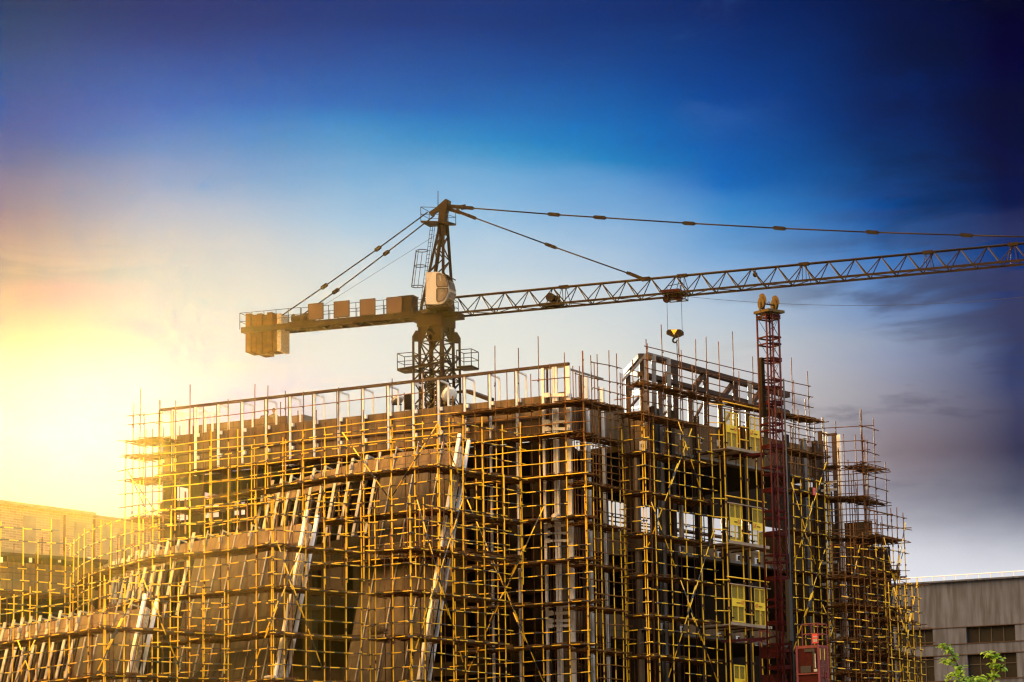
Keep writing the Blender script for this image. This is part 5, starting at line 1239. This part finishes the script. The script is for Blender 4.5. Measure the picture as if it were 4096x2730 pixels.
# a gentle wave so that the bands of the sky are not ruled lines
cn = node('ShaderNodeTexNoise'); mp = node('ShaderNodeMapping'); mp.inputs['Scale'].default_value = (7, 7, 26); L.new(tc.outputs['Generated'], mp.inputs[0]); L.new(mp.outputs[0], cn.inputs[0])
cn.inputs['Scale'].default_value = 1.0; cn.inputs['Detail'].default_value = 7; cn.inputs['Roughness'].default_value = .55
elw = mth('ADD', el, mth('MULTIPLY', mth('SUBTRACT', cn.outputs[0], .5), 1.1))
LO, HI = 2.0, 20.0
SKY = [
    (50, [(0, (0, 68, 96)), (250, (0, 92, 134)), (370, (6, 100, 150)), (480, (58, 106, 160)), (600, (108, 114, 162)), (733, (150, 136, 155)), (900, (190, 156, 146)), (1050, (222, 182, 144)), (1250, (248, 218, 160)), (1450, (254, 232, 180)), (1700, (255, 242, 208)), (2000, (254, 234, 180)), (2600, (225, 180, 110))]),
    (620, [(0, (0, 60, 106)), (200, (0, 88, 148)), (370, (0, 112, 176)), (450, (70, 120, 186)), (600, (126, 150, 198)), (800, (186, 188, 204)), (1000, (230, 216, 198)), (1200, (248, 234, 204)), (1450, (254, 242, 214)), (1700, (253, 240, 206)), (2300, (240, 214, 160))]),
    (1500, [(0, (0, 60, 118)), (250, (0, 92, 162)), (430, (0, 118, 188)), (500, (64, 143, 200)), (650, (112, 168, 214)), (850, (168, 202, 226)), (1000, (204, 218, 224)), (1200, (234, 232, 220)), (1450, (244, 238, 222)), (1800, (246, 232, 200)), (2300, (240, 214, 160))]),
    (2250, [(0, (0, 54, 118)), (250, (0, 84, 156)), (500, (0, 122, 194)), (620, (44, 140, 200)), (750, (128, 178, 220)), (950, (178, 204, 226)), (1200, (220, 224, 220)), (1450, (238, 234, 220)), (1800, (236, 226, 206)), (2300, (225, 215, 200))]),
    (2950, [(0, (0, 40, 98)), (400, (0, 74, 154)), (750, (10, 110, 192)), (900, (88, 150, 208)), (1050, (130, 172, 216)), (1250, (176, 196, 216)), (1450, (206, 206, 204)), (1700, (204, 198, 190)), (2000, (204, 200, 202)), (2300, (220, 220, 222))]),
    (3550, [(0, (0, 24, 68)), (500, (0, 50, 116)), (700, (0, 62, 122)), (850, (8, 84, 166)), (1050, (58, 114, 184)), (1250, (112, 142, 190)), (1450, (146, 156, 180)), (1650, (150, 146, 156)), (1850, (136, 122, 126)), (2050, (150, 148, 156)), (2200, (206, 206, 210)), (2350, (232, 232, 234))]),
    (4050, [(0, (0, 8, 34)), (600, (0, 22, 70)), (900, (2, 30, 76)), (1050, (14, 52, 116)), (1250, (30, 58, 120)), (1450, (48, 64, 112)), (1650, (70, 72, 102)), (1850, (62, 60, 84)), (2050, (98, 100, 116)), (2200, (176, 178, 186)), (2330, (236, 236, 238))]),
]
def azim(x): return math.degrees(math.atan((x - CX) / FPX)) * 1.02
def lerp(u, v, t): return tuple(p + (q - p) * t for p, q in zip(u, v))
def target(x, y):   # wanted colour of the sky seen through the air
    def col(st):
        st = sorted(st)
        if y <= st[0][0]: return s2l(st[0][1])
        for (y0, c0), (y1, c1) in zip(st, st[1:]):
            if y <= y1: return s2l(lerp(c0, c1, (y - y0) / (y1 - y0)))
        return s2l(st[-1][1])
    if x <= SKY[0][0]: return col(SKY[0][1])
    for (x0, s0), (x1, s1) in zip(SKY, SKY[1:]):
        if x <= x1: return lerp(col(s0), col(s1), (x - x0) / (x1 - x0))
    return col(SKY[-1][1])
def airlight(x, y):   # what the sunlit haze adds on its own along this sight line
    d = ray(x, y).normalized(); cs = max(-1, min(1, d.dot(sd)))
    ph = (1 - G_ * G_) / (4 * math.pi * (1 + G_ * G_ - 2 * G_ * cs) ** 1.5)
    path = min(251 / d.y, 48.4 / max(d.z, .01))
    return tuple(DENS * SUN_E * ph * path * p * q + .003 * q for p, q in zip(SUN_C, HZ_C))
XS = [-150, 0, 120, 230, 330, 450, 600, 780, 1000, 1400, 2000, 2500, 2950, 3550, 4050]
YS = [-100, 60, 170, 270, 350, 420, 490, 560, 640, 740, 860, 980, 1090, 1190, 1280, 1360, 1430, 1500, 1570, 1640, 1710, 1780, 1850, 1920, 2000, 2080, 2170, 2270, 2380]
def column(x):
    r = node('ShaderNodeValToRGB'); cr = r.color_ramp; cr.interpolation = 'LINEAR'
    st_ = []
    for y in YS:
        t = target(x, y); h = airlight(x, y)
        st_.append(((elev(y) - LO) / (HI - LO), tuple(max(p - q, p * (.12 + w * min(1, max(0, (y - 900) / 600)))) for p, q, w in zip(t, h, (.46, .40, .92)))))
    st_.sort()
    while len(cr.elements) < len(st_): cr.elements.new(.5)
    for e, (p, q) in zip(cr.elements, st_): e.position = p; e.color = (*q, 1)
    L.new(mth('DIVIDE', mth('SUBTRACT', elw, LO), HI - LO), r.inputs[0]); return r.outputs[0]
sky = column(XS[0])
azw = mth('ADD', az, mth('MULTIPLY', mth('SUBTRACT', cn.outputs[0], .5), 1.5))
for x0, x1 in zip(XS, XS[1:]): sky = mixc(mapr(azw, azim(x0), azim(x1), smooth=False), sky, column(x1))
# dark streaks of cloud low on the right
c2n = node('ShaderNodeTexNoise'); mp2 = node('ShaderNodeMapping'); mp2.inputs['Scale'].default_value = (9, 9, 55); mp2.inputs['Rotation'].default_value = (0, .12, 0); L.new(tc.outputs['Generated'], mp2.inputs[0]); L.new(mp2.outputs[0], c2n.inputs[0])
c2n.inputs['Scale'].default_value = 1.3; c2n.inputs['Detail'].default_value = 6; c2n.inputs['Distortion'].default_value = .6
cl = mth('MULTIPLY', mapr(c2n.outputs[0], .47, .62), mth('MULTIPLY', mapr(az, 3, 8), mth('MULTIPLY', mapr(el, 7.2, 8.6), mapr(el, 14.5, 11.5))))
sky = mixc(mth('MULTIPLY', cl, .7), sky, s2l((62, 62, 88)))
c3 = node('ShaderNodeTexNoise'); m3 = node('ShaderNodeMapping'); m3.inputs['Scale'].default_value = (6, 6, 14); m3.inputs['Rotation'].default_value = (0, -.5, 0); L.new(tc.outputs['Generated'], m3.inputs[0]); L.new(m3.outputs[0], c3.inputs[0])
c3.inputs['Scale'].default_value = 2.2; c3.inputs['Detail'].default_value = 8; c3.inputs['Roughness'].default_value = .6; c3.inputs['Distortion'].default_value = .5
dk = mth('MULTIPLY', mapr(c3.outputs[0], .42, .62), mth('MULTIPLY', mapr(az, 5.5, 8.6), mapr(el, 11.2, 12.6)))
sky = mixc(mth('MULTIPLY', dk, .55), sky, s2l((2, 14, 44)))
ws = mth('MULTIPLY', mapr(c3.outputs[0], .56, .74), mth('MULTIPLY', mapr(az, 0, 2.5), mth('MULTIPLY', mapr(az, 7, 4), mapr(el, 13.5, 16))))
sky = mixc(mth('MULTIPLY', ws, .22), sky, s2l((70, 120, 190)))
ws2 = mth('MULTIPLY', mapr(c2n.outputs[0], .52, .66), mth('MULTIPLY', mapr(az, 0, -4), mapr(el, 14, 11)))
sky = mixc(mth('MULTIPLY', ws2, .18), sky, s2l((255, 226, 190)))
# the rest of the dome: the physical sky plus fill light added behind the viewer
nis = node('ShaderNodeTexSky', sky_type='NISHITA'); nis.sun_disc = False; nis.sun_elevation = SUN_EL; nis.sun_rotation = SUN_AZ
nis.dust_density = 2.0
nisx = mixc(1.0, nis.outputs[0], (.1, .1, .1), 'MULTIPLY')
cb = node('ShaderNodeTexNoise'); cb.inputs['Scale'].default_value = 3; cb.inputs['Detail'].default_value = 6; L.new(tc.outputs['Generated'], cb.inputs[0])
# unseen fill light added to the dome: warm lobe at left, neutral elsewhere
glow = mth('MULTIPLY', mth('MULTIPLY', mapr(az, -35, -65), mapr(az, -165, -115)), mth('MULTIPLY', mapr(el, 10, 24), mapr(el, 82, 60)))
fill = mixc(mapr(cb.outputs[0], .38, .6), (1.1, 1.1, 1.15), (5.6, 5.5, 5.4))
rear = mixc(1.0, nisx, mixc(glow, mixc(mapr(el, 14, 48), (.08, .075, .07), fill), (15.0, 7.2, .9)), 'ADD')
wf = mth('MULTIPLY', mapr(mth('ABSOLUTE', az), 40, 85), 1.0)
top = mapr(el, 19, 40)
fin_ = mixc(mth('MAXIMUM', wf, mth('MULTIPLY', top, .25)), sky, rear)
bg = node('ShaderNodeBackground'); wo = node('ShaderNodeOutputWorld'); L.new(fin_, bg.inputs[0]); bg.inputs[1].default_value = 1.0; L.new(bg.outputs[0], wo.inputs[0])

scene.view_settings.view_transform = 'Standard'; scene.view_settings.look = 'None'; scene.view_settings.exposure = 0; scene.view_settings.gamma = 1
scene.view_settings.use_curve_mapping = False
scene.cycles.use_denoising = True
scene.cycles.volume_bounces = 0; scene.cycles.max_bounces = 6; scene.cycles.transparent_max_bounces = 16
scene.cycles.filter_width = 1.3
